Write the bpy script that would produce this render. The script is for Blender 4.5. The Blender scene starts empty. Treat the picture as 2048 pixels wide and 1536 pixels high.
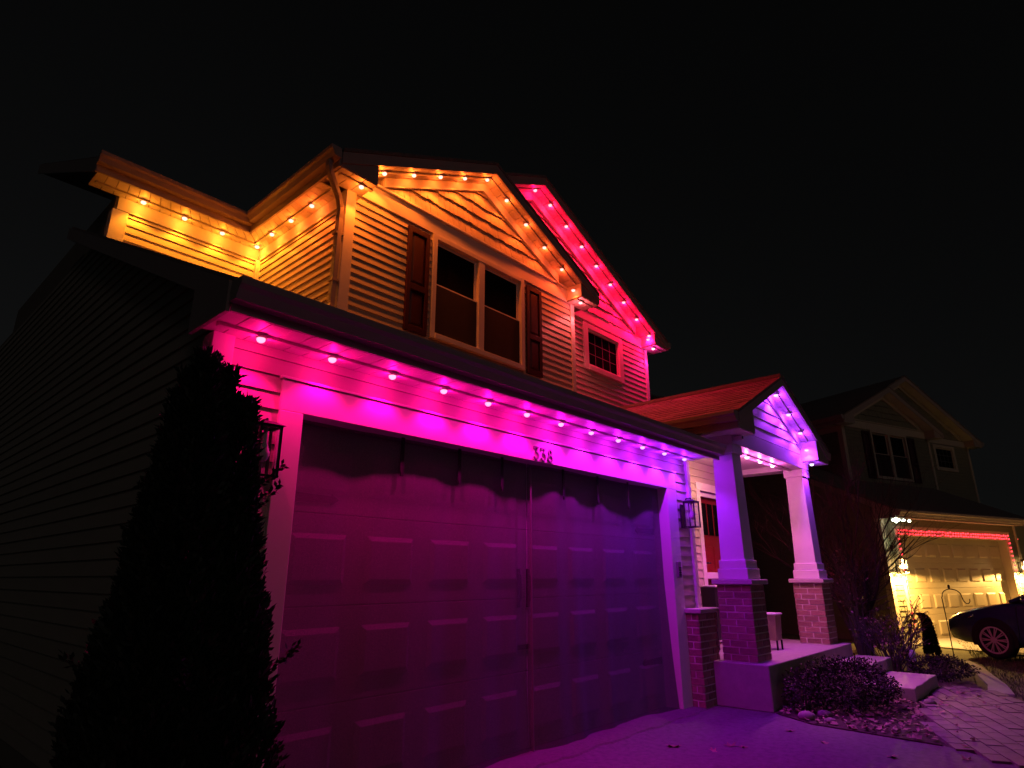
import bpy, math, random
from mathutils import Vector, Matrix
random.seed(7)
R = math.radians
sc = bpy.context.scene
col = sc.collection

# ------------------------------------------------------------------ camera
cam_data = bpy.data.cameras.new('camera')
cam = bpy.data.objects.new('camera', cam_data)
col.objects.link(cam)
cam.location = (-2.03, -3.69, 1.409)
cam_data.sensor_width = 36.0
cam_data.lens = 1240.58 / 2048 * 36.0
cam_data.clip_start = 0.05
cam_data.clip_end = 600
YAW, PIT, ROL = R(48.023), R(17.291), R(-0.133)
cam.matrix_world = (Matrix.Translation(cam.location) @ Matrix.Rotation(-YAW, 4, 'Z')
                    @ Matrix.Rotation(R(90) + PIT, 4, 'X') @ Matrix.Rotation(ROL, 4, 'Z'))
sc.camera = cam

# ------------------------------------------------------------------ night sky, faint street glow, exposure
w = bpy.data.worlds.new('World')
sc.world = w
w.use_nodes = True
nt = w.node_tree
bg = nt.nodes['Background']
sky = nt.nodes.new('ShaderNodeTexSky')
sky.sky_type = 'NISHITA'
sky.sun_disc = False
sky.sun_elevation = R(16)
sky.sun_rotation = R(200)
hsv = nt.nodes.new('ShaderNodeHueSaturation')
hsv.inputs['Saturation'].default_value = 0.10
nt.links.new(sky.outputs[0], hsv.inputs['Color'])
nt.links.new(hsv.outputs[0], bg.inputs[0])
bg.inputs[1].default_value = 0.00085

sun = bpy.data.lights.new('sun', 'SUN')
sun.energy = 0.034
sun.angle = R(12)
sun.color = (1.0, 0.76, 0.72)
so = bpy.data.objects.new('sun', sun)
col.objects.link(so)
so.rotation_euler = Vector((0.32, 0.88, -0.32)).to_track_quat('-Z', 'Y').to_euler()

vs = sc.view_settings
vs.view_transform = 'Standard'
vs.look = 'None'
vs.exposure = 0.0
vs.gamma = 1.0
vs.use_curve_mapping = False
sc.cycles.use_denoising = True
sc.cycles.max_bounces = 8
sc.cycles.transparent_max_bounces = 12
sc.cycles.sample_clamp_indirect = 4.0
sc.cycles.caustics_reflective = False
sc.cycles.caustics_refractive = False


# ------------------------------------------------------------------ materials
def nmat(name, color, rough=0.6, var=0.0, scale=8.0, stretch=(1, 1, 1), bump=0.0, bscale=60.0, metal=0.0, spec=0.5, var2=None):
    m = bpy.data.materials.new(name)
    m.use_nodes = True
    t = m.node_tree
    b = t.nodes['Principled BSDF']
    b.inputs['Roughness'].default_value = rough
    b.inputs['Metallic'].default_value = metal
    b.inputs['Specular IOR Level'].default_value = spec
    b.inputs['Base Color'].default_value = (*color, 1)
    tc = t.nodes.new('ShaderNodeTexCoord')
    mp = t.nodes.new('ShaderNodeMapping')
    mp.inputs['Scale'].default_value = stretch
    t.links.new(tc.outputs['Object'], mp.inputs[0])
    if var or var2:
        n = t.nodes.new('ShaderNodeTexNoise')
        n.inputs['Scale'].default_value = scale
        n.inputs['Detail'].default_value = 6
        n.inputs['Roughness'].default_value = 0.65
        t.links.new(mp.outputs[0], n.inputs['Vector'])
        oi = t.nodes.new('ShaderNodeObjectInfo')
        ad = t.nodes.new('ShaderNodeMath')
        ad.operation = 'MULTIPLY_ADD'
        ad.inputs[1].default_value = 0.35
        t.links.new(oi.outputs['Random'], ad.inputs[0])
        t.links.new(n.outputs['Fac'], ad.inputs[2])
        r = t.nodes.new('ShaderNodeValToRGB')
        lo = tuple(c * (1 - var) for c in color)
        hi = var2 if var2 else tuple(min(1, c * (1 + var)) for c in color)
        r.color_ramp.elements[0].position = 0.38
        r.color_ramp.elements[0].color = (*lo, 1)
        r.color_ramp.elements[1].position = 0.95
        r.color_ramp.elements[1].color = (*hi, 1)
        t.links.new(ad.outputs[0], r.inputs[0])
        t.links.new(r.outputs[0], b.inputs['Base Color'])
    if bump:
        n2 = t.nodes.new('ShaderNodeTexNoise')
        n2.inputs['Scale'].default_value = bscale
        n2.inputs['Detail'].default_value = 5
        t.links.new(mp.outputs[0], n2.inputs['Vector'])
        bp = t.nodes.new('ShaderNodeBump')
        bp.inputs['Strength'].default_value = bump
        bp.inputs['Distance'].default_value = 0.01
        t.links.new(n2.outputs['Fac'], bp.inputs['Height'])
        t.links.new(bp.outputs[0], b.inputs['Normal'])
    return m


def emat(name, color, strength):
    m = bpy.data.materials.new(name)
    m.use_nodes = True
    t = m.node_tree
    for n in list(t.nodes):
        if n.type != 'OUTPUT_MATERIAL':
            t.nodes.remove(n)
    e = t.nodes.new('ShaderNodeEmission')
    e.inputs[0].default_value = (*color, 1)
    e.inputs[1].default_value = strength
    t.links.new(e.outputs[0], [n for n in t.nodes if n.type == 'OUTPUT_MATERIAL'][0].inputs[0])
    return m


M = {}
M['siding'] = nmat('tan vinyl siding', (0.50, 0.46, 0.38), 0.5, 0.08, 3, (1, 1, 6), 0.10, 90)
M['shake'] = nmat('tan cedar shake siding', (0.52, 0.47, 0.38), 0.6, 0.14, 5, (10, 10, 1), 0.35, 26)
M['trim'] = nmat('white painted trim', (0.76, 0.74, 0.70), 0.45, 0.05, 4, (1, 1, 1), 0.05, 70)
M['soffit'] = nmat('white vented soffit', (0.70, 0.67, 0.62), 0.5, 0.07, 5, (1, 1, 1), 0.05, 80)
M['gutter'] = nmat('clay brown aluminium gutter', (0.42, 0.345, 0.335), 0.38, 0.08, 3, (1, 1, 1), 0.04, 30)
M['track'] = nmat('white aluminium light track', (0.66, 0.63, 0.58), 0.4, 0.05)
M['shingle'] = nmat('brown asphalt shingle', (0.23, 0.19, 0.19), 0.9, 0.35, 30, (1, 1, 1), 0.5, 160)
M['sheath'] = nmat('wall sheathing', (0.30, 0.27, 0.23), 0.8, 0.1)
M['glass'] = nmat('dark window glass', (0.010, 0.009, 0.010), 0.3, 0, spec=0.0)
M['curtain'] = nmat('dark insect screen', (0.022, 0.015, 0.017), 0.8, 0.3, 5)
M['roomdark'] = nmat('unlit room dark', (0.022, 0.021, 0.018), 0.9, 0.2, 4)  # unlit room behind the panes, its darkness put into the colour
M['shutter'] = nmat('dark red shutter', (0.048, 0.0018, 0.012), 0.5, 0.15, 8, (1, 1, 4), 0.08, 60)
M['brick'] = nmat('weathered red brown brick', (0.28, 0.155, 0.13), 0.85, 0.40, 18, (1, 1, 1), 0.5, 70)
M['mortar'] = nmat('grey mortar', (0.66, 0.60, 0.55), 0.9, 0.12, 30, (1, 1, 1), 0.4, 120)
M['cap'] = nmat('limestone cap', (0.50, 0.46, 0.42), 0.75, 0.12, 14, (1, 1, 1), 0.25, 60)
M['concrete'] = nmat('grey concrete', (0.34, 0.32, 0.31), 0.85, 0.16, 7, (1, 1, 1), 0.25, 90)
M['asphalt'] = nmat('driveway asphalt', (0.118, 0.108, 0.124), 0.85, 0.55, 17, (1, 1, 1), 0.6, 220)
M['apron'] = nmat('crumbled concrete apron', (0.13, 0.12, 0.122), 0.9, 0.35, 35, (1, 1, 1), 0.8, 150)
M['black'] = nmat('black painted metal', (0.016, 0.015, 0.016), 0.45, 0.15)
M['door'] = nmat('almond steel garage door', (0.60, 0.57, 0.59), 0.5, 0.06, 4, (1, 1, 1), 0.06, 120)
M['reddoor'] = nmat('red entry door', (0.34, 0.020, 0.028), 0.4, 0.12, 6, (1, 1, 3))
M['clearglass'] = None
M['grey'] = nmat('grey plastic', (0.20, 0.19, 0.20), 0.5, 0.1)
M['wood'] = nmat('olive timber', (0.30, 0.25, 0.14), 0.7, 0.2, 9, (8, 8, 1), 0.2, 40)
M['bark'] = nmat('grey brown bark', (0.085, 0.070, 0.066), 0.9, 0.3, 12, (1, 1, 0.3), 0.6, 40)
M['leaf_evergreen'] = nmat('dark evergreen foliage', (0.022, 0.034, 0.020), 0.6, 0.4, 5)
M['leaf_shrub'] = nmat('dull shrub foliage', (0.028, 0.028, 0.020), 0.65, 0.5, 9, var2=(0.042, 0.025, 0.02))
M['leaf_dry'] = nmat('dry brown leaf', (0.34, 0.23, 0.18), 0.7, 0.4, 9)
M['twig'] = nmat('dry twig', (0.13, 0.10, 0.095), 0.85, 0.3, 9)
M['mulch'] = nmat('dark bark mulch', (0.075, 0.052, 0.045), 0.95, 0.5, 26, (1, 1, 1), 1.0, 60)
M['grass'] = nmat('dull lawn grass', (0.10, 0.115, 0.05), 0.8, 0.4, 6)
M['soil'] = nmat('lawn soil', (0.085, 0.085, 0.045), 0.95, 0.4, 4, (1, 1, 1), 0.8, 40)
M['paver'] = nmat('clay paver', (0.21, 0.17, 0.17), 0.8, 0.22, 9, (1, 1, 1), 0.4, 80)
M['stone'] = nmat('garden stone', (0.30, 0.27, 0.26), 0.85, 0.3, 6, (1, 1, 1), 0.6, 20)
M['nsiding'] = nmat('sage siding', (0.25, 0.24, 0.17), 0.55, 0.1, 3, (1, 1, 5))
M['ndoor'] = nmat('cream garage door', (0.55, 0.47, 0.32), 0.5, 0.06)
M['ntrim'] = nmat('cream trim', (0.60, 0.52, 0.42), 0.5, 0.06)
M['carpaint'] = nmat('dark blue car paint', (0.030, 0.046, 0.13), 0.22, 0.1, spec=0.7)
M['tyre'] = nmat('tyre rubber', (0.014, 0.014, 0.015), 0.8, 0.2, 20)
M['alloy'] = nmat('silver alloy', (0.70, 0.67, 0.62), 0.4, 0.05, metal=0.2)
M['headlamp'] = nmat('headlamp reflector', (0.75, 0.72, 0.66), 0.12, 0.0, metal=0.8)
M['white'] = nmat('white plastic', (0.80, 0.78, 0.80), 0.5, 0.04)

m = bpy.data.materials.new('thin clear glass')
m.use_nodes = True
t = m.node_tree
for n in list(t.nodes):
    if n.type == 'BSDF_PRINCIPLED':
        t.nodes.remove(n)
tr = t.nodes.new('ShaderNodeBsdfTransparent')
gl = t.nodes.new('ShaderNodeBsdfGlossy')
gl.inputs['Roughness'].default_value = 0.05
mx = t.nodes.new('ShaderNodeMixShader')
mx.inputs[0].default_value = 0.07
t.links.new(tr.outputs[0], mx.inputs[1])
t.links.new(gl.outputs[0], mx.inputs[2])
t.links.new(mx.outputs[0], t.nodes['Material Output'].inputs[0])
M['clearglass'] = m

m = bpy.data.materials.new('dark fibreglass mesh')
m.use_nodes = True
t = m.node_tree
b = t.nodes['Principled BSDF']
b.inputs['Base Color'].default_value = (0.135, 0.120, 0.142, 1)
b.inputs['Roughness'].default_value = 0.8
tr = t.nodes.new('ShaderNodeBsdfTransparent')
mx = t.nodes.new('ShaderNodeMixShader')
tc = t.nodes.new('ShaderNodeTexCoord')
nz = t.nodes.new('ShaderNodeTexNoise')
nz.inputs['Scale'].default_value = 420
nz.inputs['Detail'].default_value = 2
rp = t.nodes.new('ShaderNodeValToRGB')
rp.color_ramp.elements[0].position = 0.36
rp.color_ramp.elements[0].color = (0.50, 0.50, 0.50, 1)
rp.color_ramp.elements[1].position = 0.64
rp.color_ramp.elements[1].color = (0.88, 0.88, 0.88, 1)
t.links.new(tc.outputs['Object'], nz.inputs['Vector'])
t.links.new(nz.outputs['Fac'], rp.inputs[0])
t.links.new(rp.outputs[0], mx.inputs[0])
t.links.new(tr.outputs[0], mx.inputs[1])
t.links.new(b.outputs[0], mx.inputs[2])
t.links.new(mx.outputs[0], t.nodes['Material Output'].inputs[0])
M['mesh'] = m


# ------------------------------------------------------------------ builders
class MB:
    def __init__(s):
        s.v = []
        s.f = []
        s.smooth = False

    def add(s, vs, fs):
        o = len(s.v)
        s.v += [tuple(p) for p in vs]
        s.f += [tuple(i + o for i in f) for f in fs]
        return s

    def hexa(s, p):      # 4 bottom (ccw from above), 4 top
        return s.add(p, [(3, 2, 1, 0), (4, 5, 6, 7), (0, 1, 5, 4), (1, 2, 6, 5), (2, 3, 7, 6), (3, 0, 4, 7)])

    def box(s, x0, x1, y0, y1, z0, z1):
        return s.hexa([(x0, y0, z0), (x1, y0, z0), (x1, y1, z0), (x0, y1, z0), (x0, y0, z1), (x1, y0, z1), (x1, y1, z1), (x0, y1, z1)])

    def prism(s, poly, a, b):   # poly: list of 3D points, extruded by vector from a*dir.. given as vector b
        n = len(poly)
        p0 = [tuple(Vector(p) + Vector(a)) for p in poly]
        p1 = [tuple(Vector(p) + Vector(b)) for p in poly]
        fs = [tuple(range(n))[::-1], tuple(range(n, 2 * n))]
        fs += [(i, (i + 1) % n, n + (i + 1) % n, n + i) for i in range(n)]
        return s.add(p0 + p1, fs)

    def tube(s, path, rad, n=8, cap=True):
        path = [Vector(p) for p in path]
        if not isinstance(rad, (list, tuple)):
            rad = [rad] * len(path)
        rings = []
        up = None
        for i, p in enumerate(path):
            d = (path[min(i + 1, len(path) - 1)] - path[max(i - 1, 0)]).normalized()
            if up is None:
                up = Vector((0, 0, 1)) if abs(d.z) < 0.9 else Vector((1, 0, 0))
            a = d.cross(up)
            if a.length < 1e-4:
                a = d.cross(Vector((0.3, 1, 0.2)))
            a.normalize()
            up = a.cross(d).normalized()
            rings.append([tuple(p + (a * math.cos(2 * math.pi * k / n) + up * math.sin(2 * math.pi * k / n)) * rad[i]) for k in range(n)])
        vs = [q for r in rings for q in r]
        fs = []
        for i in range(len(rings) - 1):
            for k in range(n):
                k2 = (k + 1) % n
                fs.append((i * n + k, i * n + k2, (i + 1) * n + k2, (i + 1) * n + k))
        if cap:
            fs.append(tuple(range(n)))
            fs.append(tuple(range((len(rings) - 1) * n, len(rings) * n))[::-1])
        return s.add(vs, fs)

    def rect_tube(s, path, wdt, dep, side):   # rectangular section swept; side = width direction
        side = Vector(side).normalized()
        path = [Vector(p) for p in path]
        vs = []
        for i, p in enumerate(path):
            d = (path[min(i + 1, len(path) - 1)] - path[max(i - 1, 0)]).normalized()
            o = d.cross(side).normalized()
            for a, c in ((-1, -1), (1, -1), (1, 1), (-1, 1)):
                vs.append(tuple(p + side * (a * wdt / 2) + o * (c * dep / 2)))
        fs = []
        for i in range(len(path) - 1):
            for k in range(4):
                k2 = (k + 1) % 4
                fs.append((i * 4 + k, i * 4 + k2, i * 4 + 4 + k2, i * 4 + 4 + k))
        fs += [(3, 2, 1, 0), tuple((len(path) - 1) * 4 + k for k in range(4))]
        return s.add(vs, fs)

    def lathe(s, prof, c=(0, 0, 0), n=16, axis='z'):
        vs = []
        for r, h in prof:
            for k in range(n):
                a = 2 * math.pi * k / n
                p = (r * math.cos(a), r * math.sin(a), h)
                if axis == 'x':
                    p = (p[2], p[0], p[1])
                elif axis == 'y':
                    p = (p[1], p[2], p[0])
                vs.append((p[0] + c[0], p[1] + c[1], p[2] + c[2]))
        fs = []
        for i in range(len(prof) - 1):
            for k in range(n):
                k2 = (k + 1) % n
                fs.append((i * n + k, i * n + k2, (i + 1) * n + k2, (i + 1) * n + k))
        fs.append(tuple(range(n))[::-1])
        fs.append(tuple(range((len(prof) - 1) * n, len(prof) * n)))
        return s.add(vs, fs)

    def build(s, name, mat, parent=None, bevel=0.0, smooth=False):
        me = bpy.data.meshes.new(name)
        me.from_pydata(s.v, [], s.f)
        me.update()
        if smooth:
            me.polygons.foreach_set('use_smooth', [True] * len(me.polygons))
        me.materials.append(M[mat] if isinstance(mat, str) else mat)
        o = bpy.data.objects.new(name, me)
        col.objects.link(o)
        if parent:
            o.parent = parent
        if bevel:
            bv = o.modifiers.new('bevel', 'BEVEL')
            bv.width = bevel
            bv.segments = 2
            bv.limit_method = 'ANGLE'
        return o


def box(name, mat, parent, x0, x1, y0, y1, z0, z1, bevel=0.0):
    return MB().box(x0, x1, y0, y1, z0, z1).build(name, mat, parent, bevel)


def empty(name, label, cat, loc=(0, 0, 0), rz=0.0, group=None):
    o = bpy.data.objects.new(name, None)
    o.empty_display_size = 0.2
    col.objects.link(o)
    o.location = loc
    o.rotation_euler = (0, 0, rz)
    return tag(o, label, cat, group)


def tag(o, label=None, cat=None, group=None, kind=None):
    if label:
        o['label'] = label
    if cat:
        o['category'] = cat
    if group:
        o['group'] = group
    if kind:
        o['kind'] = kind
    return o


_cache = {}


def piece(name, pts, mat, parent, faces=None):
    """one small piece with its origin on itself; alike pieces share their mesh"""
    o0 = Vector(pts[0])
    rel = tuple(tuple(round(c, 4) for c in (Vector(p) - o0)) for p in pts)
    key = (name, rel, mat)
    me = _cache.get(key)
    if me is None:
        me = bpy.data.meshes.new(name)
        fs = faces or [(3, 2, 1, 0), (4, 5, 6, 7), (0, 1, 5, 4), (1, 2, 6, 5), (2, 3, 7, 6), (3, 0, 4, 7)]
        me.from_pydata(rel, [], fs)
        me.update()
        me.materials.append(M[mat])
        _cache[key] = me
    o = bpy.data.objects.new(name, me)
    col.objects.link(o)
    o.location = o0
    o.parent = parent
    return o


class Frame:
    """a wall plane: origin, u direction along it, n outward"""
    def __init__(s, o, u, n):
        s.o, s.u, s.n = Vector(o), Vector(u), Vector(n)

    def p(s, u, z, d):
        q = s.o + s.u * u + s.n * d
        return (q.x, q.y, z)


def hx(fr, ub0, ub1, ut0, ut1, z0, z1, back, db, dt):
    # wedge: bottom depth db, top depth dt
    return [fr.p(ub0, z0, db), fr.p(ub1, z0, db), fr.p(ub1, z0, back), fr.p(ub0, z0, back),
            fr.p(ut0, z1, dt), fr.p(ut1, z1, dt), fr.p(ut1, z1, back), fr.p(ut0, z1, back)]


def courses(parent, fr, z0, z1, e, span, openings=(), mat='siding', name='siding_plank', db=0.017, dt=0.002, back=-0.004, join=None):
    z = z0
    while z < z1 - 0.02:
        zt = min(z + e, z1)
        a, c = span(z), span(zt)
        segs = [[a[0], a[1], c[0], c[1]]]
        for (o0, o1, p0, p1) in openings:
            ov = min(zt, p1) - max(z, p0)
            if ov > 0.3 * (zt - z):
                new = []
                for s in segs:
                    if s[0] < o0 - 0.01 or s[2] < o0 - 0.01:
                        new.append([s[0], min(s[1], o0), s[2], min(s[3], o0)])
                    if s[1] > o1 + 0.01 or s[3] > o1 + 0.01:
                        new.append([max(s[0], o1), s[1], max(s[2], o1), s[3]])
                segs = new
        for s in segs:
            if s[1] - s[0] > 0.02:
                if s[3] - s[2] < 0.004:
                    md = (s[2] + s[3]) / 2
                    s[2], s[3] = md - 0.002, md + 0.002
                pts = hx(fr, s[0], s[1], s[2], s[3], z, zt - 0.0015, back, db, dt)
                if join is not None:
                    join.hexa(pts)
                else:
                    piece(name, pts, mat, parent)
        z = zt


def shakes(parent, fr, z0, z1, e, span, zr, mat='shake', join=None, base=0.0):
    z = z0
    rw = 0
    while z < z1 - 0.03:
        zt = min(z + e, z1)
        a, c = span(z), span(zt)
        u = min(a[0], c[0])
        end = max(a[1], c[1])
        while u < end - 0.005:
            wd = random.uniform(0.07, 0.13)
            u1 = min(u + wd, end)
            if end - u1 < 0.04:
                u1 = end
            g = 0.0025
            um = (u + u1) / 2
            top = min(zt, zr(um) + 0.06)
            b0, b1 = max(u + g, a[0] - 0.02), min(u1 - g, a[1] + 0.02)
            if b1 - b0 > 0.012 and top - z > 0.02:
                dz = random.uniform(-0.010, 0.010)
                dd = random.uniform(-0.004, 0.005)
                dt_ = base + 0.003 + (zt - top) / (zt - z) * 0.026
                pts = hx(fr, b0, b1, b0, b1, z + dz, top, base - 0.004, base + 0.030 + dd, dt_)
                if join is not None:
                    join.hexa(pts)
                else:
                    piece('shake', pts, mat, parent)
            u = u1
        z = zt
        rw += 1


def gutter(parent, A, B, out, mat, name='gutter', h=0.12, dp=0.125):
    """K-style gutter run from A to B (top back edge), out = outward unit vector"""
    A, B, out = Vector(A), Vector(B), Vector(out)
    prof = [(0, 0), (0, -h), (dp * 0.62, -h), (dp * 0.70, -h * 0.80), (dp * 0.80, -h * 0.55), (dp * 0.98, -h * 0.36), (dp, -h * 0.10),
            (dp, 0.0), (dp * 0.90, 0.0), (dp * 0.90, -h * 0.1), (dp * 0.6, -h * 0.7), (0.008, -h * 0.7), (0.008, 0)]
    mb = MB()
    n = len(prof)
    vs = [tuple(A + out * d + Vector((0, 0, z))) for d, z in prof] + [tuple(B + out * d + Vector((0, 0, z))) for d, z in prof]
    fs = [(i, (i + 1) % n, n + (i + 1) % n, n + i) for i in range(n)]
    mb.add(vs, fs)
    # end caps
    capp = prof[:8]
    for P in (A, B):
        mb.add([tuple(P + out * d + Vector((0, 0, z))) for d, z in capp], [tuple(range(8))])
    return mb.build(name, mat, parent)


def pt_line(p, q, s):
    return tuple(Vector(p) + (Vector(q) - Vector(p)) * s)


def soffit_run(parent, a0, a1, b0, b1, pitch=0.125, th=0.012, plank='soffit_plank', mat='soffit', gap=0.009, join=False):
    """planks lying across a soffit; a0->a1 the wall side edge, b0->b1 the outer edge, faces down"""
    L = (Vector(a1) - Vector(a0)).length
    n = max(1, round(L / pitch))
    base = MB()
    g = gap / L
    up = Vector((0, 0, th))
    up2 = Vector((0, 0, th + 0.006))
    base.hexa([tuple(Vector(p) + up) for p in (a0, a1, b1, b0)] + [tuple(Vector(p) + up2) for p in (a0, a1, b1, b0)])
    o = base.build('soffit', 'sheath', parent)
    jm = MB()
    for i in range(n):
        s0, s1 = i / n + g / 2, (i + 1) / n - g / 2
        q = [pt_line(a0, a1, s0), pt_line(a0, a1, s1), pt_line(b0, b1, s1), pt_line(b0, b1, s0)]
        pts = q + [tuple(Vector(p) + up) for p in q]
        if join:
            jm.hexa(pts)
        else:
            piece(plank, pts, mat, o)
    if join:
        jo = jm.build('soffit_board', mat, o)
        jo['kind'] = 'stuff'
    return o


def brick_faces(parent, x0, x1, y0, y1, z0, z1, bw=0.205, bh=0.062, j=0.015, mat='brick'):
    """individual bricks around a pier; returns nothing, core is separate"""
    nz = round((z1 - z0) / (bh + j))
    ch = (z1 - z0) / nz
    d = 0.03
    for r in range(nz):
        za, zb = z0 + r * ch + j / 2, z0 + (r + 1) * ch - j / 2
        for side in range(4):
            L = (x1 - x0) if side % 2 == 0 else (y1 - y0)
            off = 0 if (r + side) % 2 == 0 else bw / 2
            u = -off
            # corner bricks belong to alternating sides
            while u < L - 0.001:
                u0, u1 = max(u, 0), min(u + bw - j, L)
                if u1 - u0 > 0.012:
                    pr = random.uniform(-0.003, 0.003)
                    def P(uu, dd, z):
                        if side == 0:
                            return (x0 + uu, y0 - dd, z)
                        if side == 2:
                            return (x1 - uu, y1 + dd, z)
                        if side == 1:
                            return (x1 + dd, y0 + uu, z)
                        return (x0 - dd, y1 - uu, z)
                    e0 = 0.0
                    pts = [P(u0, pr, za), P(u1, pr, za), P(u1, -d, za), P(u0, -d, za), P(u0, pr, zb), P(u1, pr, zb), P(u1, -d, zb), P(u0, -d, zb)]
                    piece('brick', pts, mat, parent)
                u += bw


# ------------------------------------------------------------------ the house model (the neighbour's is the same builder's plan)
T = 0.479
G, G3 = 1.861, 2.069
UL, UR, MR = 1.318, 5.66, 8.366
C1, A1 = 3.47, 6.93
C2, A2 = 4.84, 7.55
ES = 5.72
OV = 0.30
GS = 2.845          # garage soffit
GX0, GX1 = -0.62, 5.47
WY = 4.0           # rear wing wall


def gable_roof(root, c, apex, xl, xr, y0, y1, th, mat, tmat):
    for sgn, xe in ((-1, xl), (1, xr)):
        ze = apex - T * abs(xe - c)
        poly = [(c, 0, apex), (xe, 0, ze), (xe, 0, ze + th), (c, 0, apex + th)]
        MB().prism(poly, (0, y0, 0), (0, y1, 0)).build('roof', mat, root)
        # drip edge and rake fascia
        MB().prism([(c, 0, apex - 0.012), (xe, 0, ze - 0.012), (xe, 0, ze + th - 0.035), (c, 0, apex + th - 0.035)], (0, y0 - 0.022, 0), (0, y0 - 0.001, 0)).build('fascia', 'gutter', root)
        MB().prism([(c, 0, apex + th - 0.03), (xe, 0, ze + th - 0.03), (xe, 0, ze + th + 0.012), (c, 0, apex + th + 0.012)], (0, y0 - 0.034, 0), (0, y0 + 0.05, 0)).build('roof_edge', mat, root)


def rake_soffit(root, c, apex, x_from, y0, yw, join):
    # planks along each slope under the overhang; x_from = lower end
    for xe in x_from:
        ze = apex - T * abs(xe - c)
        dz = -0.014
        a0, a1 = (c, yw, apex + dz), (xe, yw, ze + dz)
        b0, b1 = (c, y0 + 0.002, apex + dz), (xe, y0 + 0.002, ze + dz)
        if xe < c:
            a0, a1, b0, b1 = a1, a0, b1, b0
        soffit_run(root, a0, a1, b0, b1, 0.15, join=join)


def eave_return(root, xo, xi, y0, yw, zs, c, apex, tmat, join):
    """boxed return at the foot of a rake; xo outer eave edge, xi inner end"""
    lo, hi = min(xo, xi), max(xo, xi)
    zo, zi = apex - T * abs(xo - c), apex - T * abs(xi - c)
    poly = [(xo, 0, zs), (xi, 0, zs), (xi, 0, zi - 0.016), (xo, 0, zo - 0.004)]
    if xo > xi:
        poly = poly[::-1]
    er = MB().prism(poly, (0, y0 - 0.006, 0), (0, yw - 0.003, 0)).build('eave_return', 'gutter', root)
    sx = 0.006 if xi > xo else -0.006
    box('end_panel', tmat, er, min(xi + sx * 0.2, xi + sx), max(xi + sx * 0.2, xi + sx), y0, yw - 0.004, zs, zi - 0.02)
    soffit_run(root, (lo + 0.01, yw - 0.004, zs - 0.014), (hi - 0.004, yw - 0.004, zs - 0.014), (lo + 0.01, y0 + 0.004, zs - 0.014), (hi - 0.004, y0 + 0.004, zs - 0.014), 0.14, join=join)


def rake_boards(root, c, apex, xe_list, yw, tmat, wd=0.15, d=0.078):
    for xe in xe_list:
        ze = apex - T * abs(xe - c)
        k = -0.016
        poly = [(c, 0, apex + k), (xe, 0, ze + k), (xe, 0, ze + k - wd), (c, 0, apex + k - wd)]
        MB().prism(poly, (0, yw - d, 0), (0, yw + 0.001, 0)).build('rake_board', tmat, root)


def track_run(root, p, q, mat='track'):
    p, q = Vector(p), Vector(q)
    d = (q - p).normalized()
    side = Vector((0, 0, 1)).cross(d)
    if side.length < 0.1:
        side = Vector((0, 1, 0))
    MB().rect_tube([p, q], 0.045, 0.022, side).build('light_track', mat, root, 0.003)


def window(root, x0, x1, z0, z1, y, tmat, double, label=None):
    """trim frame mesh with sashes and panes as its parts; y = wall plane, faces -Y"""
    f = 0.07
    mb = MB()
    mb.box(x0, x0 + f, y - 0.045, y + 0.05, z0, z1)
    mb.box(x1 - f, x1, y - 0.045, y + 0.05, z0, z1)
    mb.box(x0 + f, x1 - f, y - 0.045, y + 0.05, z1 - f, z1)
    mb.box(x0 + f, x1 - f, y - 0.060, y + 0.05, z0, z0 + f)
    w = mb.build('window', tmat, root, 0.004)
    if double:
        mid = (x0 + x1) / 2
        box('mullion', tmat, w, mid - 0.055, mid + 0.055, y - 0.04, y + 0.05, z0 + f, z1 - f, 0.004)
        for a, b in ((x0 + f, mid - 0.055), (mid + 0.055, x1 - f)):
            zm = (z0 + z1) / 2 + 0.02
            s = 0.038
            for (za, zb, yy) in ((zm - 0.02, z1 - f, 0.018), (z0 + f, zm + 0.02, -0.012)):
                sm = MB()
                sm.box(a, a + s, y + yy, y + yy + 0.03, za, zb).box(b - s, b, y + yy, y + yy + 0.03, za, zb)
                sm.box(a + s, b - s, y + yy, y + yy + 0.03, zb - s, zb).box(a + s, b - s, y + yy, y + yy + 0.03, za, za + s)
                sm.build('sash', tmat, w, 0.003)
                if yy < 0:
                    box('insect_screen', 'curtain', w, a + s * 0.6, b - s * 0.6, y + yy - 0.005, y + yy - 0.001, za + s * 0.6, zb - s * 0.6)
                box('pane', 'glass', w, a + s, b - s, y + yy + 0.012, y + yy + 0.018, za + s, zb - s)
    return w


def panel_door(root, x0, x1, z0, z1, y, nx, nz, mat, detail=True):
    core = box('garage_door', mat, root, x0 - 0.02, x1 + 0.02, y, y + 0.05, z0, z1)
    H = (z1 - z0) / nz
    Wp = (x1 - x0) / nx
    for r in range(nz):
        zb = z0 + r * H
        box('door_section', mat, core, x0 - 0.02, x1 + 0.02, y - 0.012, y, zb + 0.004, zb + H - 0.004, 0.003)
        for c in range(nx):
            xa = x0 + c * Wp
            m1, m2 = 0.085, 0.135
            i = 0.035
            # recessed field with sloping sides seen as a raised moulding
            X0, X1, Z0, Z1 = xa + m1, xa + Wp - m1, zb + m2, zb + H - m2
            yo, yi = y - 0.0125, y - 0.034
            pts = [(X0, yo, Z0), (X1, yo, Z0), (X1, yo, Z1), (X0, yo, Z1), (X0 + i, yi, Z0 + i), (X1 - i, yi, Z0 + i), (X1 - i, yi, Z1 - i), (X0 + i, yi, Z1 - i)]
            piece('door_panel', pts, mat, core, [(4, 5, 6, 7)[::-1] if False else (4, 5, 6, 7), (0, 1, 5, 4), (1, 2, 6, 5), (2, 3, 7, 6), (3, 0, 4, 7), (3, 2, 1, 0)])
    return core


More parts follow.
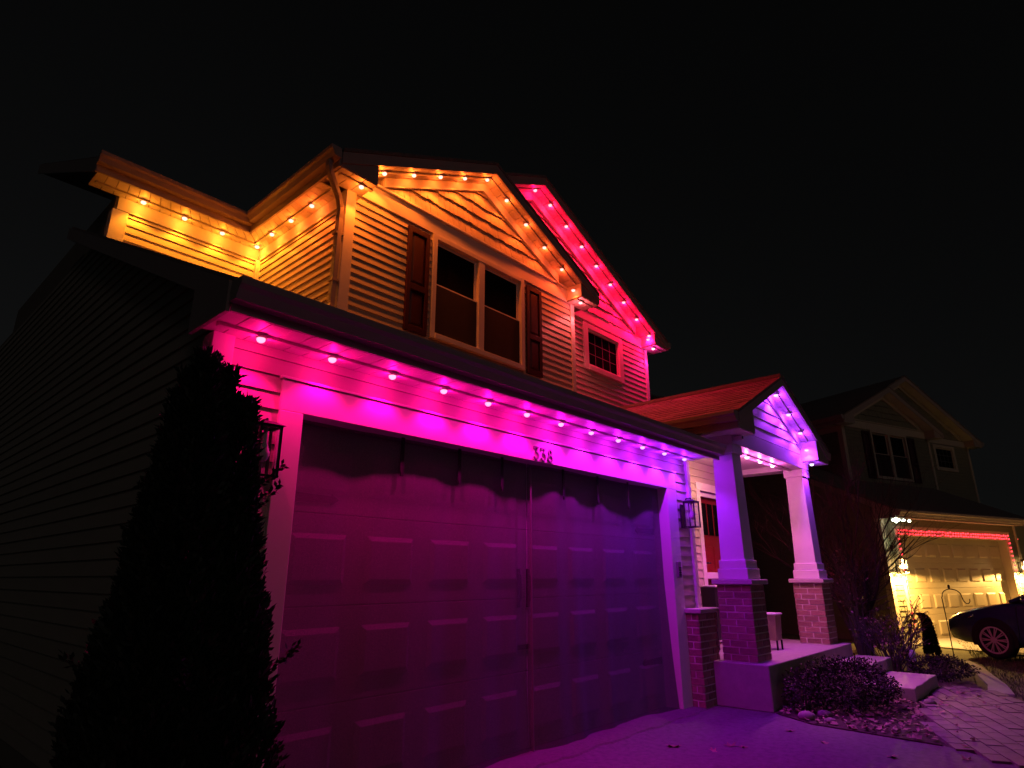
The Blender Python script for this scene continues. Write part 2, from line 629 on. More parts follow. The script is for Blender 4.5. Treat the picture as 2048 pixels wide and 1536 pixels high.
def strap_hinge(core, x, z, y, d=1, L=0.42):
    mb = MB()
    a, b = (x, x + d * L)
    q = [(a, z - 0.035), (b - d * 0.06, z - 0.022), (b - d * 0.06, z - 0.04), (b, z), (b - d * 0.06, z + 0.04), (b - d * 0.06, z + 0.022), (a, z + 0.035)]
    poly = [(px, 0, pz) for px, pz in q]
    if d < 0:
        poly = poly[::-1]
    mb.prism(poly, (0, y - 0.010, 0), (0, y, 0))
    mb.build('strap_hinge', 'black', core)


def build_house(root, sid, tmat, dmat, detail):
    join = not detail

    def siding(name, corem, fr, z0, z1, e, span, openings=(), **k):
        wl = corem
        if detail:
            courses(wl, fr, z0, z1, e, span, openings, sid, **k)
        else:
            jm = MB()
            courses(wl, fr, z0, z1, e, span, openings, sid, join=jm, **k)
            jo = jm.build('siding', sid, wl)
            jo['kind'] = 'stuff'

    OX0, OX1, OH = 0.0, 4.877, 2.441
    # ---- garage front wall
    Y0 = 0.022
    mb = MB()
    mb.box(GX0, OX0 - 0.02, Y0, Y0 + 0.12, 0, GS + 0.3).box(OX1 + 0.02, GX1, Y0, Y0 + 0.12, 0, GS + 0.3)
    mb.box(OX0 - 0.02, OX1 + 0.02, Y0, Y0 + 0.12, OH + 0.02, GS + 0.3)
    gw = mb.build('garage_wall', 'sheath', root)
    fr = Frame((0, Y0, 0), (1, 0, 0), (0, -1, 0))
    siding('garage', gw, fr, 0.18 + 0.0, GS - 0.0, 0.113, lambda z: (GX0 + 0.10, GX1 - 0.03), [(OX0 - 0.16, OX1 + 0.22, -1, 2.648)])
    # casing round the door
    mb = MB()
    mb.box(-0.164, 0.0, -0.012, 0.40, 0, OH).box(OX1, 5.104, -0.012, 0.40, 0, OH).box(-0.164, 5.104, -0.012, 0.40, OH, 2.648)
    cs = mb.build('door_casing', tmat, root, 0.004)
    box('drip_cap', tmat, cs, -0.18, 5.12, -0.026, 0.02, 2.650, 2.668, 0.003)
    box('corner_board', tmat, root, GX0 - 0.02, GX0 + 0.115, -0.008, 0.14, 0.10, GS, 0.004)
    box('corner_board', tmat, root, GX1 - 0.05, GX1 + 0.03, -0.022, 0.14, 0.10, GS, 0.004)
    panel_door(root, 0.02, OX1 - 0.02, 0.015, OH - 0.005, 0.215, 8, 4, dmat)
    # ---- left side wall of the garage and rear wing
    sw = MB()
    sw.prism([(0, 0.14, 0), (0, 9.0, 0), (0, 9.0, 4.95), (0, 4.2, 4.95), (0, 0.14, 3.08)], (GX0 + 0.02, 0, 0), (GX0 + 0.12, 0, 0))
    sw = sw.build('side_wall', 'sheath', root)
    frs = Frame((GX0 + 0.02, 0, 0), (0, 1, 0), (-1, 0, 0))

    def sspan(z):
        lim = 0.12
        zr = 2.86 + T * (0.12 + 0.45)
        if z > zr:
            lim = (z - 2.86) / T - 0.45
        return (max(0.12, min(lim, 8.99)), 9.0)
    siding('side', sw, frs, 0.18, 4.9, 0.113, sspan)
    box('wing_side_wall', 'sheath', root, -0.44, -0.34, 4.13, 9.0, 4.8, 5.74)
    # ---- garage eave: soffit, fascia, gutter, roof
    soffit_run(root, (GX0 - 0.10, 0.02, GS), (GX1 - 0.05, 0.02, GS), (GX0 - 0.10, -0.45, GS), (GX1 - 0.05, -0.45, GS), 0.135, join=join)
    box('fascia', 'gutter', root, GX0 - 0.12, GX1 - 0.05, -0.475, -0.452, GS - 0.045, GS + 0.16)
    gutter(root, (GX0 - 0.14, -0.477, 2.965), (GX1 - 0.10, -0.477, 2.965), (0, -1, 0), 'gutter')
    ze = 2.855
    MB().prism([(0, -0.45, ze), (0, 4.3, ze + T * 4.75), (0, 4.3, ze + T * 4.75 + 0.16), (0, -0.45, ze + 0.16)], (GX0 - 0.12, 0, 0), (GX1 - 0.07, 0, 0)).build('roof', 'shingle', root)
    # left rake of the garage roof
    MB().prism([(0, -0.45, GS - 0.045), (0, 0.05, GS - 0.045), (0, 0.05, ze + T * 0.5 - 0.01), (0, 4.3, ze + T * 4.75 - 0.01), (0, 4.3, ze + T * 4.75 + 0.13), (0, -0.45, ze + 0.13)],
               (GX0 - 0.145, 0, 0), (GX0 - 0.122, 0, 0)).build('fascia', 'gutter', root)
    zz = ze - 0.016
    soffit_run(root, (GX0 + 0.0, 0.03, zz + T * 0.48), (GX0 + 0.0, 4.2, zz + T * 4.65), (GX0 - 0.12, 0.03, zz + T * 0.48), (GX0 - 0.12, 4.2, zz + T * 4.65), 0.30, join=True)
    # ---- upper storey, front gable bump-out
    YG = G + 0.022
    y0 = G - OV
    mb = MB()
    top = A1 - 0.02
    WIN = (2.606, 4.401, 4.25, 5.705)
    mb.prism([(UL, 0, WIN[3] - 0.02), (UR, 0, WIN[3] - 0.02), (UR, 0, top - T * (UR - C1)), (C1, 0, top), (UL, 0, top - T * (C1 - UL))], (0, YG, 0), (0, YG + 0.1, 0))
    mb.box(UL, WIN[0] + 0.02, YG, YG + 0.1, 3.6, WIN[3] - 0.02).box(WIN[1] - 0.02, UR, YG, YG + 0.1, 3.6, WIN[3] - 0.02).box(WIN[0] + 0.02, WIN[1] - 0.02, YG, YG + 0.1, 3.6, WIN[2] + 0.02)
    uw = mb.build('upper_wall', 'sheath', root)
    box('dark_room_sheet', 'roomdark', uw, WIN[0], WIN[1], YG + 0.14, YG + 0.16, WIN[2], WIN[3])
    fu = Frame((0, YG, 0), (1, 0, 0), (0, -1, 0))
    siding('upper', uw, fu, 3.70, 5.70, 0.1, lambda z: (UL + 0.10, UR - 0.06), [WIN])
    box('frieze_board', tmat, root, UL + 0.02, UR - 0.02, YG - 0.028, YG, 5.705, 5.925, 0.004)
    box('frieze_ledge', tmat, root, UL + 0.16, UR - 0.16, YG - 0.062, YG, 5.928, 5.958, 0.004)
    sp = lambda z: (C1 - (A1 - 0.15 - z) / T, C1 + (A1 - 0.15 - z) / T)
    jm = MB() if join else None
    shakes(uw, fu, 5.96, A1 - 0.17, 0.185, sp, lambda u: A1 - 0.15 - T * abs(u - C1), 'shake' if detail else sid, jm, 0.022)
    if join:
        jo = jm.build('shake', sid, uw)
        jo['kind'] = 'stuff'
    rake_boards(root, C1, A1, (UL + 0.45, UR - 0.45), YG, tmat)
    box('corner_board', tmat, root, UL - 0.02, UL + 0.11, YG - 0.026, YG + 0.12, 3.6, ES - 0.003, 0.004)
    box('corner_board', tmat, root, UR - 0.08, UR + 0.02, YG - 0.026, YG + 0.12, 3.6, ES - 0.003, 0.004)
    gable_roof(root, C1, A1, UL - OV, UR + OV, y0, 4.4, 0.17, 'shingle', tmat)
    rake_soffit(root, C1, A1, (UL - OV + 0.46, UR + OV - 0.46), y0, YG, join)
    eave_return(root, UL - OV, UL - OV + 0.48, y0, YG, ES, C1, A1, tmat, join)
    eave_return(root, UR + OV, UR + OV - 0.48, y0, YG, ES, C1, A1, tmat, join)
    window(root, *WIN, YG, tmat, True)
    for xa, xb in ((2.20, 2.545), (4.46, 4.80)):
        sh = MB()
        ya, yb = YG - 0.050, YG - 0.010
        z0s, z1s = 4.235, 5.64
        b = 0.055
        zm = z0s + (z1s - z0s) * 0.42
        sh.box(xa, xa + b, ya, yb, z0s, z1s).box(xb - b, xb, ya, yb, z0s, z1s)
        sh.box(xa + b, xb - b, ya, yb, z1s - 0.075, z1s).box(xa + b, xb - b, ya, yb, z0s, z0s + 0.08).box(xa + b, xb - b, ya, yb, zm - 0.04, zm + 0.04)
        sh.box(xa + b, xb - b, yb - 0.012, yb - 0.002, z0s + 0.08, z1s - 0.075)
        s = sh.build('shutter', 'shutter', root, 0.003)
        for za, zb in ((z0s + 0.08, zm - 0.04), (zm + 0.04, z1s - 0.075)):
            i = 0.03
            X0, X1, Z0, Z1 = xa + b + 0.012, xb - b - 0.012, za + 0.012, zb - 0.012
            piece('shutter_panel', [(X0, yb - 0.012, Z0), (X1, yb - 0.012, Z0), (X1, yb - 0.012, Z1), (X0, yb - 0.012, Z1),
                                    (X0 + i, ya + 0.008, Z0 + i), (X1 - i, ya + 0.008, Z0 + i), (X1 - i, ya + 0.008, Z1 - i), (X0 + i, ya + 0.008, Z1 - i)], 'shutter', s)
    # ---- upper left side wall and rear wing
    XS = UL + 0.022
    us = box('upper_side_wall', 'sheath', root, XS, XS + 0.1, YG + 0.1, WY + 0.1, 3.6, ES + 0.05)
    fs = Frame((XS, 0, 0), (0, 1, 0), (-1, 0, 0))
    siding('uside', us, fs, 3.70, ES - 0.16, 0.1, lambda z: (YG + 0.12, WY - 0.03))
    box('frieze_board', tmat, root, XS - 0.03, XS, YG + 0.12, WY, ES - 0.17, ES - 0.004, 0.004)
    YW = WY + 0.022
    wx = -0.44
    ww = box('wing_wall', 'sheath', root, wx, UL + 0.02, YW, YW + 0.1, 4.6, ES + 0.05)
    fw = Frame((0, YW, 0), (1, 0, 0), (0, -1, 0))
    siding('wing', ww, fw, 4.70, ES - 0.16, 0.1, lambda z: (wx + 0.13, UL - 0.03))
    box('frieze_board', tmat, root, wx + 0.02, UL - 0.01, YW - 0.03, YW, ES - 0.17, ES - 0.004, 0.004)
    box('corner_board', tmat, root, wx - 0.02, wx + 0.15, YW - 0.026, YW + 0.12, 4.6, ES - 0.174, 0.004)
    box('corner_post', tmat, root, UL - 0.045, UL + 0.02, WY - 0.045, WY + 0.03, 4.4, ES - 0.174, 0.003)
    we = -0.74
    soffit_run(root, (UL, YG + 0.12, ES - 0.0), (UL, WY - 0.0, ES - 0.0), (UL - OV, YG + 0.12, ES), (UL - OV, WY - 0.35, ES), 0.13, join=join)
    soffit_run(root, (we, WY + 0.01, ES), (UL - 0.004, WY + 0.01, ES), (we, WY - 0.35, ES), (UL - OV - 0.004, WY - 0.35, ES), 0.13, join=join)
    box('fascia', 'gutter', root, UL - OV - 0.024, UL - OV - 0.001, y0 + 0.002, WY - 0.352, ES - 0.012, ES + 0.18)
    box('fascia', 'gutter', root, we - 0.02, UL - OV - 0.001, WY - 0.375, WY - 0.351, ES - 0.012, ES + 0.18)
    gutter(root, (UL - OV - 0.026, y0 - 0.03, ES + 0.19), (UL - OV - 0.026, WY - 0.50, ES + 0.19), (-1, 0, 0), 'gutter')
    gutter(root, (we - 0.03, WY - 0.377, ES + 0.19), (UL - OV - 0.03, WY - 0.377, ES + 0.19), (0, -1, 0), 'gutter')
    MB().prism([(0, WY - 0.35, ES + 0.03), (0, 8.0, ES + 0.03 + T * 4.35), (0, 8.0, ES + 0.20 + T * 4.35), (0, WY - 0.35, ES + 0.20)], (we, 0, 0), (UL + 0.4, 0, 0)).build('roof', 'shingle', root)
    MB().prism([(0, WY - 0.35, ES), (0, 8.0, ES + T * 4.35), (0, 8.0, ES + 0.17 + T * 4.35), (0, WY - 0.35, ES + 0.17)], (we - 0.024, 0, 0), (we - 0.002, 0, 0)).build('fascia', 'gutter', root)
    # ---- main gable behind
    Y3 = G3 + 0.022
    t2 = A2 - 0.02
    mw = MB()
    W2 = (6.22, 7.46, 4.80, 5.66)
    mw.prism([(UL, 0, W2[3] - 0.02), (MR, 0, W2[3] - 0.02), (MR, 0, t2 - T * (MR - C2)), (C2, 0, t2), (UL, 0, t2 - T * (C2 - UL))], (0, Y3, 0), (0, Y3 + 0.1, 0))
    mw.box(UR - 0.3, W2[0] + 0.02, Y3, Y3 + 0.1, 2.4, W2[3] - 0.02).box(W2[1] - 0.02, MR, Y3, Y3 + 0.1, 2.4, W2[3] - 0.02).box(W2[0] + 0.02, W2[1] - 0.02, Y3, Y3 + 0.1, 2.4, W2[2] + 0.02)
    mw = mw.build('main_wall', 'sheath', root)
    box('dark_room_sheet', 'roomdark', mw, W2[0], W2[1], Y3 + 0.14, Y3 + 0.16, W2[2], W2[3])
    box('side_wall_right', 'sheath', root, MR - 0.1, MR, Y3 + 0.1, 9.0, 0, ES + 0.05)
    fm = Frame((0, Y3, 0), (1, 0, 0), (0, -1, 0))
    siding('main', mw, fm, 2.6, 5.70, 0.1, lambda z: (UR + 0.03, MR - 0.07), [W2])
    box('frieze_board', tmat, root, UR + 0.022, MR - 0.02, Y3 - 0.028, Y3, 5.705, 5.90, 0.004)
    sp2 = lambda z: (max(UR - 0.9 - (z - 5.9) * 1.2, C2 - (A2 - 0.15 - z) / T), C2 + (A2 - 0.15 - z) / T)
    jm = MB() if join else None
    shakes(mw, fm, 5.905, A2 - 0.17, 0.185, sp2, lambda u: A2 - 0.15 - T * abs(u - C2), 'shake' if detail else sid, jm, 0.012)
    if join:
        jo = jm.build('shake', sid, mw)
        jo['kind'] = 'stuff'
    rake_boards(root, C2, A2, (MR - 0.45, UL + 1.5), Y3, tmat)
    box('corner_board', tmat, root, MR - 0.09, MR + 0.02, Y3 - 0.026, Y3 + 0.12, 2.5, ES - 0.003, 0.004)
    yy = G3 - OV
    gable_roof(root, C2, A2, UL - OV, MR + OV, yy, 9.3, 0.17, 'shingle', tmat)
    rake_soffit(root, C2, A2, (UL + 1.6, MR + OV - 0.46), yy, Y3, join)
    eave_return(root, MR + OV, MR + OV - 0.48, yy, Y3, ES, C2, A2, tmat, join)
    gutter(root, (MR + OV + 0.002, yy - 0.03, ES + 0.16), (MR + OV + 0.002, 9.0, ES + 0.16), (1, 0, 0), 'gutter')
    # small gridded window
    x0, x1, z0, z1 = W2
    mb = MB()
    mb.box(x0, x0 + 0.13, Y3 - 0.035, Y3 + 0.05, z0, z1).box(x1 - 0.13, x1, Y3 - 0.035, Y3 + 0.05, z0, z1)
    mb.box(x0 + 0.13, x1 - 0.13, Y3 - 0.035, Y3 + 0.05, z1 - 0.09, z1).box(x0 + 0.13, x1 - 0.13, Y3 - 0.05, Y3 + 0.05, z0, z0 + 0.09)
    w = mb.build('window', tmat, root, 0.004)
    a, b, c, d = x0 + 0.13, x1 - 0.13, z0 + 0.09, z1 - 0.09
    sm = MB()
    s = 0.035
    sm.box(a, a + s, Y3 - 0.01, Y3 + 0.03, c, d).box(b - s, b, Y3 - 0.01, Y3 + 0.03, c, d).box(a + s, b - s, Y3 - 0.01, Y3 + 0.03, c, c + s).box(a + s, b - s, Y3 - 0.01, Y3 + 0.03, d - s, d)
    sm.build('sash', tmat, w, 0.003)
    nx_, nz_ = 4, 3
    for i in range(1, nx_):
        x = a + s + (b - a - 2 * s) * i / nx_
        box('glazing_bar', 'grey', w, x - 0.006, x + 0.006, Y3 + 0.012, Y3 + 0.022, c + s, d - s)
    for i in range(1, nz_):
        z = c + s + (d - c - 2 * s) * i / nz_
        box('glazing_bar', 'grey', w, a + s, b - s, Y3 + 0.0125, Y3 + 0.0215, z - 0.006, z + 0.006)
    for i in range(nx_):
        for k in range(nz_):
            dx, dz = (b - a - 2 * s) / nx_, (d - c - 2 * s) / nz_
            box('pane', 'glass', w, a + s + dx * i + 0.006, a + s + dx * (i + 1) - 0.006, Y3 + 0.014, Y3 + 0.020, c + s + dz * k + 0.006, c + s + dz * (k + 1) - 0.006)


house = empty('house', 'two storey suburban house with tan siding, lit eaves, garage and gabled porch', 'house', (0, 0, 0))
build_house(house, 'siding', 'trim', 'door', True)
# downspout at the near upper corner
d = MB()
d.rect_tube([(0.93, 1.66, 5.79), (0.93, 1.66, 5.72), (0.96, 1.68, 5.66), (1.16, 1.80, 5.50), (1.235, 1.87, 5.42), (1.25, 1.895, 5.30), (1.25, 1.91, 4.25), (1.22, 1.90, 4.16), (1.16, 1.80, 4.10)], 0.075, 0.055, (0, 1, 0))
ds = d.build('downspout', 'gutter', house, 0.006)
box('downspout_strap', 'gutter', ds, 1.21, 1.325, 1.862, 1.952, 5.10, 5.125)
box('downspout_strap', 'gutter', ds, 1.21, 1.325, 1.862, 1.952, 4.52, 4.545)

# hardware on the garage door
core = [o for o in house.children if o.name.startswith('garage_door')][0]
for (x, z, dd) in ((0.03, 1.93, 1), (4.84, 1.93, -1), (0.03, 0.42, 1), (4.84, 0.50, -1)):
    strap_hinge(core, x, z, 0.202, dd)
for x in (2.37, 2.50):
    hb = MB()
    hb.box(x - 0.018, x + 0.018, 0.191, 0.202, 1.15, 1.48).tube([(x, 0.193, 1.19), (x, 0.175, 1.22), (x, 0.172, 1.315), (x, 0.175, 1.41), (x, 0.193, 1.44)], 0.012, 8)
    hb.build('handle', 'black', core)
hb = MB()
hb.box(2.36, 2.51, 0.193, 0.202, 0.80, 0.84)
hb.build('lift_handle', 'black', core)

# house number 338 (flat topped threes), raised dark numerals on the header
num = box('house_number', 'trim', house, 2.33, 2.66, -0.0135, -0.012, 2.452, 2.585)


def stroke(mb, pts, wd, th, ox, oz, s, y):
    for i in range(len(pts) - 1):
        a, b2 = Vector(pts[i]), Vector(pts[i + 1])
        dv = (b2 - a).normalized()
        nrm = Vector((-dv.y, dv.x)) * wd / 2
        q = [a - nrm - dv * wd * 0.3, b2 - nrm + dv * wd * 0.3, b2 + nrm + dv * wd * 0.3, a + nrm - dv * wd * 0.3]
        y0, y1 = y - th - i * 0.00002, y
        v = [(ox + p.x * s, y1, oz + p.y * s) for p in q] + [(ox + p.x * s, y0, oz + p.y * s) for p in q]
        mb.hexa(v)


def arc(cx, cy, rx, ry, a0, a1, n=12):
    return [(cx + rx * math.cos(R(a0 + (a1 - a0) * i / n)), cy + ry * math.sin(R(a0 + (a1 - a0) * i / n))) for i in range(n + 1)]


three = [(0.06, 0.84), (0.06, 1.0), (0.56, 1.0), (0.30, 0.60)] + arc(0.30, 0.31, 0.28, 0.30, 88, -150, 16)
eight = arc(0.30, 0.27, 0.25, 0.27, 90, -270, 20) + arc(0.30, 0.77, 0.19, 0.23, -90, 270, 18)
for k, sh in enumerate((three, three, eight)):
    mb = MB()
    stroke(mb, sh, 0.13, 0.012, 2.352 + k * 0.104, 2.462, 0.112, -0.0137)
    mb.build('digit', 'grey', num)
# keypad
kp = box('keypad', 'grey', house, 4.955, 5.03, -0.042, -0.013, 1.40, 1.58, 0.006)
for r in range(4):
    for c in range(3):
        piece('key', [(4.965 + c * 0.02, -0.046, 1.42 + r * 0.027), (4.980 + c * 0.02, -0.046, 1.42 + r * 0.027), (4.980 + c * 0.02, -0.0415, 1.42 + r * 0.027), (4.965 + c * 0.02, -0.0415, 1.42 + r * 0.027),
                      (4.965 + c * 0.02, -0.046, 1.438 + r * 0.027), (4.980 + c * 0.02, -0.046, 1.438 + r * 0.027), (4.980 + c * 0.02, -0.0415, 1.438 + r * 0.027), (4.965 + c * 0.02, -0.0415, 1.438 + r * 0.027)], 'black', kp)
# white service conduit on the left wall
cd = MB()
cd.tube([(-0.66, 0.23, 2.59), (-0.66, 0.23, 2.30)], 0.022, 10).tube([(-0.66, 0.23, 2.59), (-0.66, 0.15, 2.61)], 0.02, 8).lathe([(0.034, 2.43), (0.034, 2.46)], (-0.66, 0.23, 0), 10)
cd.tube([(-0.66, 0.23, 2.30), (-0.66, 0.23, 0.4)], 0.016, 8)
cd.build('conduit', 'white', house)

# ---- wainscot at the garage's right corner
wc = box('wainscot', 'mortar', house, 5.112, GX1 + 0.094, -0.160, 0.02, 0.0, 1.0)
brick_faces(wc, 5.106, GX1 + 0.10, -0.166, 0.02, 0.0, 1.0)
box('wainscot_cap', 'cap', house, 5.07, GX1 + 0.15, -0.218, 0.02, 1.002, 1.05, 0.008)

# ---- porch
PS = 0.472
slab = box('porch_slab', 'concrete', house, 5.385, 8.62, -0.81, 1.9, 0.0, PS, 0.012)
PX = ((5.484, 5.895), (8.127, 8.53))
for k, (xa, xb) in enumerate(PX):
    ya, yb = -0.66, -0.252
    ped = box('pedestal', 'mortar', house, xa + 0.006, xb - 0.006, ya + 0.006, yb - 0.006, PS, 1.318)
    brick_faces(ped, xa, xb, ya, yb, PS + 0.004, 1.316)
    box('pedestal_cap', 'cap', ped, xa - 0.045, xb + 0.045, ya - 0.045, yb + 0.045, 1.319, 1.375, 0.008)
    cx, cy = (xa + xb) / 2, (ya + yb) / 2
    mb = MB()
    b0, b1 = 0.150, 0.126
    z0c, z1c = 1.56, 3.015
    mb.hexa([(cx - b0, cy - b0, z0c), (cx + b0, cy - b0, z0c), (cx + b0, cy + b0, z0c), (cx - b0, cy + b0, z0c), (cx - b1, cy - b1, z1c), (cx + b1, cy - b1, z1c), (cx + b1, cy + b1, z1c), (cx - b1, cy + b1, z1c)])
    cl = mb.build('porch_column', 'trim', house, 0.006)
    box('column_base', 'trim', cl, cx - 0.185, cx + 0.185, cy - 0.185, cy + 0.185, 1.376, 1.50, 0.006)
    box('column_base', 'trim', cl, cx - 0.168, cx + 0.168, cy - 0.168, cy + 0.168, 1.501, 1.60, 0.006)
    box('column_capital', 'trim', cl, cx - 0.150, cx + 0.150, cy - 0.150, cy + 0.150, 2.90, 3.016, 0.006)
CP, AP = 6.95, 4.05
box('porch_beam', 'trim', house, 5.545, 8.46, -0.612, -0.30, 3.018, 3.23, 0.005)
box('porch_beam', 'trim', house, 8.185, 8.46, -0.298, 0.545, 3.018, 3.18, 0.005)
box('porch_beam', 'trim', house, 5.545, 5.82, -0.298, 0.545, 3.018, 3.18, 0.005)
box('porch_ceiling', 'soffit', house, 5.822, 8.183, -0.298, 0.545, 3.10, 3.12)
pg = MB()
tt = AP - 0.03
pg.prism([(5.4, 0, 3.232), (8.5, 0, 3.232), (8.5, 0, tt - T * 1.55), (CP, 0, tt), (5.4, 0, tt - T * 1.55)], (0, -0.595, 0), (0, -0.52, 0))
pg = pg.build('porch_gable', 'sheath', house)
fp = Frame((0, -0.595, 0), (1, 0, 0), (0, -1, 0))
courses(pg, fp, 3.236, AP - 0.12, 0.15, lambda z: (max(5.5, CP - (AP - 0.1 - z) / T), min(8.4, CP + (AP - 0.1 - z) / T)), (), 'trim', db=0.018)
rake_boards(house, CP, AP, (5.72, 8.18), -0.595, 'trim', 0.11, 0.04)
PY0 = -0.85
XL_, XR_ = 5.20, 8.70
gable_roof(house, CP, AP, XL_, XR_, PY0, 2.06, 0.13, 'shingle', 'gutter')
rake_soffit(house, CP, AP, (5.70, 8.20), PY0, -0.595, False)
for xo, xi in ((XL_, 5.70), (XR_, 8.20)):
    eave_return(house, xo, xi, PY0, -0.597, 3.13, CP, AP, 'trim', False)
for (xa, xb) in ((XL_, 5.545), (8.46, XR_)):
    soffit_run(house, (xa, 1.9, 3.13), (xb, 1.9, 3.13), (xa, -0.59, 3.13), (xb, -0.59, 3.13), 0.12)
box('fascia', 'gutter', house, XL_ - 0.022, XL_ - 0.003, PY0 + 0.002, 1.9, 3.117, 3.33)
box('fascia', 'gutter', house, XR_ + 0.003, XR_ + 0.022, PY0 + 0.002, 1.9, 3.117, 3.33)
gutter(house, (XL_ - 0.024, PY0 - 0.02, 3.315), (XL_ - 0.024, 1.9, 3.315), (-1, 0, 0), 'gutter')
gutter(house, (XR_ + 0.024, PY0 - 0.02, 3.315), (XR_ + 0.024, 1.9, 3.315), (1, 0, 0), 'gutter')
# shingles of the porch roof, left slope piece by piece
pr = [o for o in house.children if o.name.startswith('roof') and o.name != 'roof_edge'][-2]
Ls = CP - XL_
ncs = 14
for i in range(ncs):
    x0, x1 = XL_ - 0.02 + (Ls + 0.02) * i / ncs, XL_ - 0.02 + (Ls + 0.02) * (i + 1) / ncs
    y = PY0 - 0.03 - (0.17 if i % 2 else 0)
    while y < 2.04:
        ya, yb = max(y, PY0 - 0.03), min(y + 0.33, 2.045)
        if yb - ya > 0.03:
            zb = AP + 0.132 - T * (CP - x0)
            zt = AP + 0.132 - T * (CP - x1)
            th = 0.011 + random.uniform(-0.002, 0.004)
            xx = x0 + random.uniform(-0.006, 0.006)
            piece('shingle', [(xx, ya + 0.003, zb), (x1, ya + 0.003, zt), (x1, yb - 0.003, zt), (xx, yb - 0.003, zb),
                              (xx, ya + 0.003, zb + th), (x1, ya + 0.003, zt + 0.003), (x1, yb - 0.003, zt + 0.003), (xx, yb - 0.003, zb + th)], 'shingle', pr)
        y += 0.33
box('ridge_cap', 'shingle', pr, CP - 0.09, CP + 0.09, PY0 - 0.03, 2.04, AP + 0.105, AP + 0.152)

# ---- entry wall, door and fittings
ew = MB()
EY = 0.55
ew.box(GX1, 6.88, EY, EY + 0.12, PS, 3.3).box(7.92, MR, EY, EY + 0.12, PS, 3.3).box(6.88, 7.92, EY, EY + 0.12, 2.66, 3.3)
ew = ew.build('entry_wall', 'sheath', house)
fe = Frame((0, EY, 0), (1, 0, 0), (0, -1, 0))
courses(ew, fe, PS + 0.02, 3.10, 0.113, lambda z: (GX1 + 0.01, MR - 0.01), [(6.80, 8.00, 0, 2.76)])
box('entry_side_wall', 'sheath', house, MR - 0.1, MR, EY + 0.12, 2.05, PS, 3.3)
mb = MB()
mb.box(6.79, 6.90, EY - 0.03, EY + 0.12, PS, 2.66).box(7.90, 8.01, EY - 0.03, EY + 0.12, PS, 2.66).box(6.79, 8.01, EY - 0.035, EY + 0.12, 2.66, 2.78)
mb.build('door_casing', 'trim', house, 0.005)
ed = box('entry_door', 'reddoor', house, 6.93, 7.87, EY + 0.09, EY + 0.13, PS + 0.03, 2.63)
box('door_window', 'glass', ed, 7.08, 7.72, EY + 0.080, EY + 0.0895, 2.02, 2.50)
for i in range(1, 3):
    box('glazing_bar', 'reddoor', ed, 7.08 + 0.213 * i - 0.01, 7.08 + 0.213 * i + 0.01, EY + 0.074, EY + 0.0795, 2.02, 2.50)
for (xa, xb) in ((7.05, 7.36), (7.44, 7.75)):
    box('door_panel', 'reddoor', ed, xa, xb, EY + 0.078, EY + 0.0895, 0.62, 1.85, 0.006)
sd = MB()
sd.box(6.902, 6.96, EY + 0.015, EY + 0.045, PS + 0.03, 2.655).box(7.84, 7.898, EY + 0.015, EY + 0.045, PS + 0.03, 2.655)
sd.box(6.96, 7.84, EY + 0.015, EY + 0.045, 2.585, 2.655).box(6.96, 7.84, EY + 0.015, EY + 0.045, 1.38, 1.47).box(6.96, 7.84, EY + 0.015, EY + 0.045, PS + 0.03, PS + 0.2)
sd = sd.build('storm_door', 'white', house, 0.004)
box('glass', 'clearglass', sd, 6.96, 7.84, EY + 0.028, EY + 0.032, 1.47, 2.585)
box('glass', 'clearglass', sd, 6.96, 7.84, EY + 0.028, EY + 0.032, PS + 0.2, 1.38)
hb = MB()
hb.box(6.91, 6.95, EY - 0.005, EY + 0.014, 1.46, 1.66).tube([(6.93, EY - 0.005, 1.60), (6.93, EY - 0.045, 1.60), (7.00, EY - 0.05, 1.60)], 0.010, 8)
hb.build('handle', 'black', sd)
# porch ceiling lamp
pl_ = empty('ceiling_lamp', 'round ceiling lamp on a short stem glowing warm under the porch roof', 'lamp', (6.60, -0.04, 3.098))
mb = MB()
mb.lathe([(0.07, 0), (0.07, -0.03), (0.015, -0.035), (0.015, -0.12), (0.13, -0.125), (0.13, -0.13)], n=20)
mb.build('stem', 'white', pl_)
mb = MB()
mb.lathe([(0.125, -0.131), (0.12, -0.155), (0.09, -0.175), (0.03, -0.185)], n=20)
mb.build('diffuser', emat('warm lamp diffuser', (1.0, 0.44, 0.25), 80.0), pl_)

# ---- light tracks
ty = -0.150
track_run(house, (GX0 - 0.06, ty, GS - 0.009), (GX1 - 0.1, ty, GS - 0.009))
ly = G - 0.19
kz = -0.026
for xe in (UL - OV + 0.49, UR + OV - 0.49):
    track_run(house, (C1, ly, A1 + kz), (xe, ly, A1 - T * abs(xe - C1) + kz))
track_run(house, (UL - OV + 0.05, G - 0.19, ES - 0.024), (UL + 0.19, G - 0.19, ES - 0.024))
track_run(house, (UR + OV - 0.05, G - 0.19, ES - 0.024), (UR - 0.18, G - 0.19, ES - 0.024))
track_run(house, (UL - 0.125, YGs := G + 0.16, ES - 0.011), (UL - 0.125, WY - 0.10, ES - 0.011))
track_run(house, (-0.70, WY - 0.13, ES - 0.011), (UL - 0.13, WY - 0.13, ES - 0.011))
l3 = G3 - 0.19
track_run(house, (C2, l3, A2 + kz), (MR + OV - 0.49, l3, A2 - T * (MR + OV - 0.49 - C2) + kz))
track_run(house, (C2, l3, A2 + kz), (UL + 1.9, l3, A2 - T * (C2 - UL - 1.9) + kz))
track_run(house, (MR + OV - 0.05, l3, ES - 0.024), (MR - 0.18, l3, ES - 0.024))
track_run(house, (CP, -0.72, AP + kz), (8.19, -0.72, AP - T * (8.19 - CP) + kz))
track_run(house, (CP, -0.72, AP + kz), (5.71, -0.72, AP - T * (CP - 5.71) + kz))
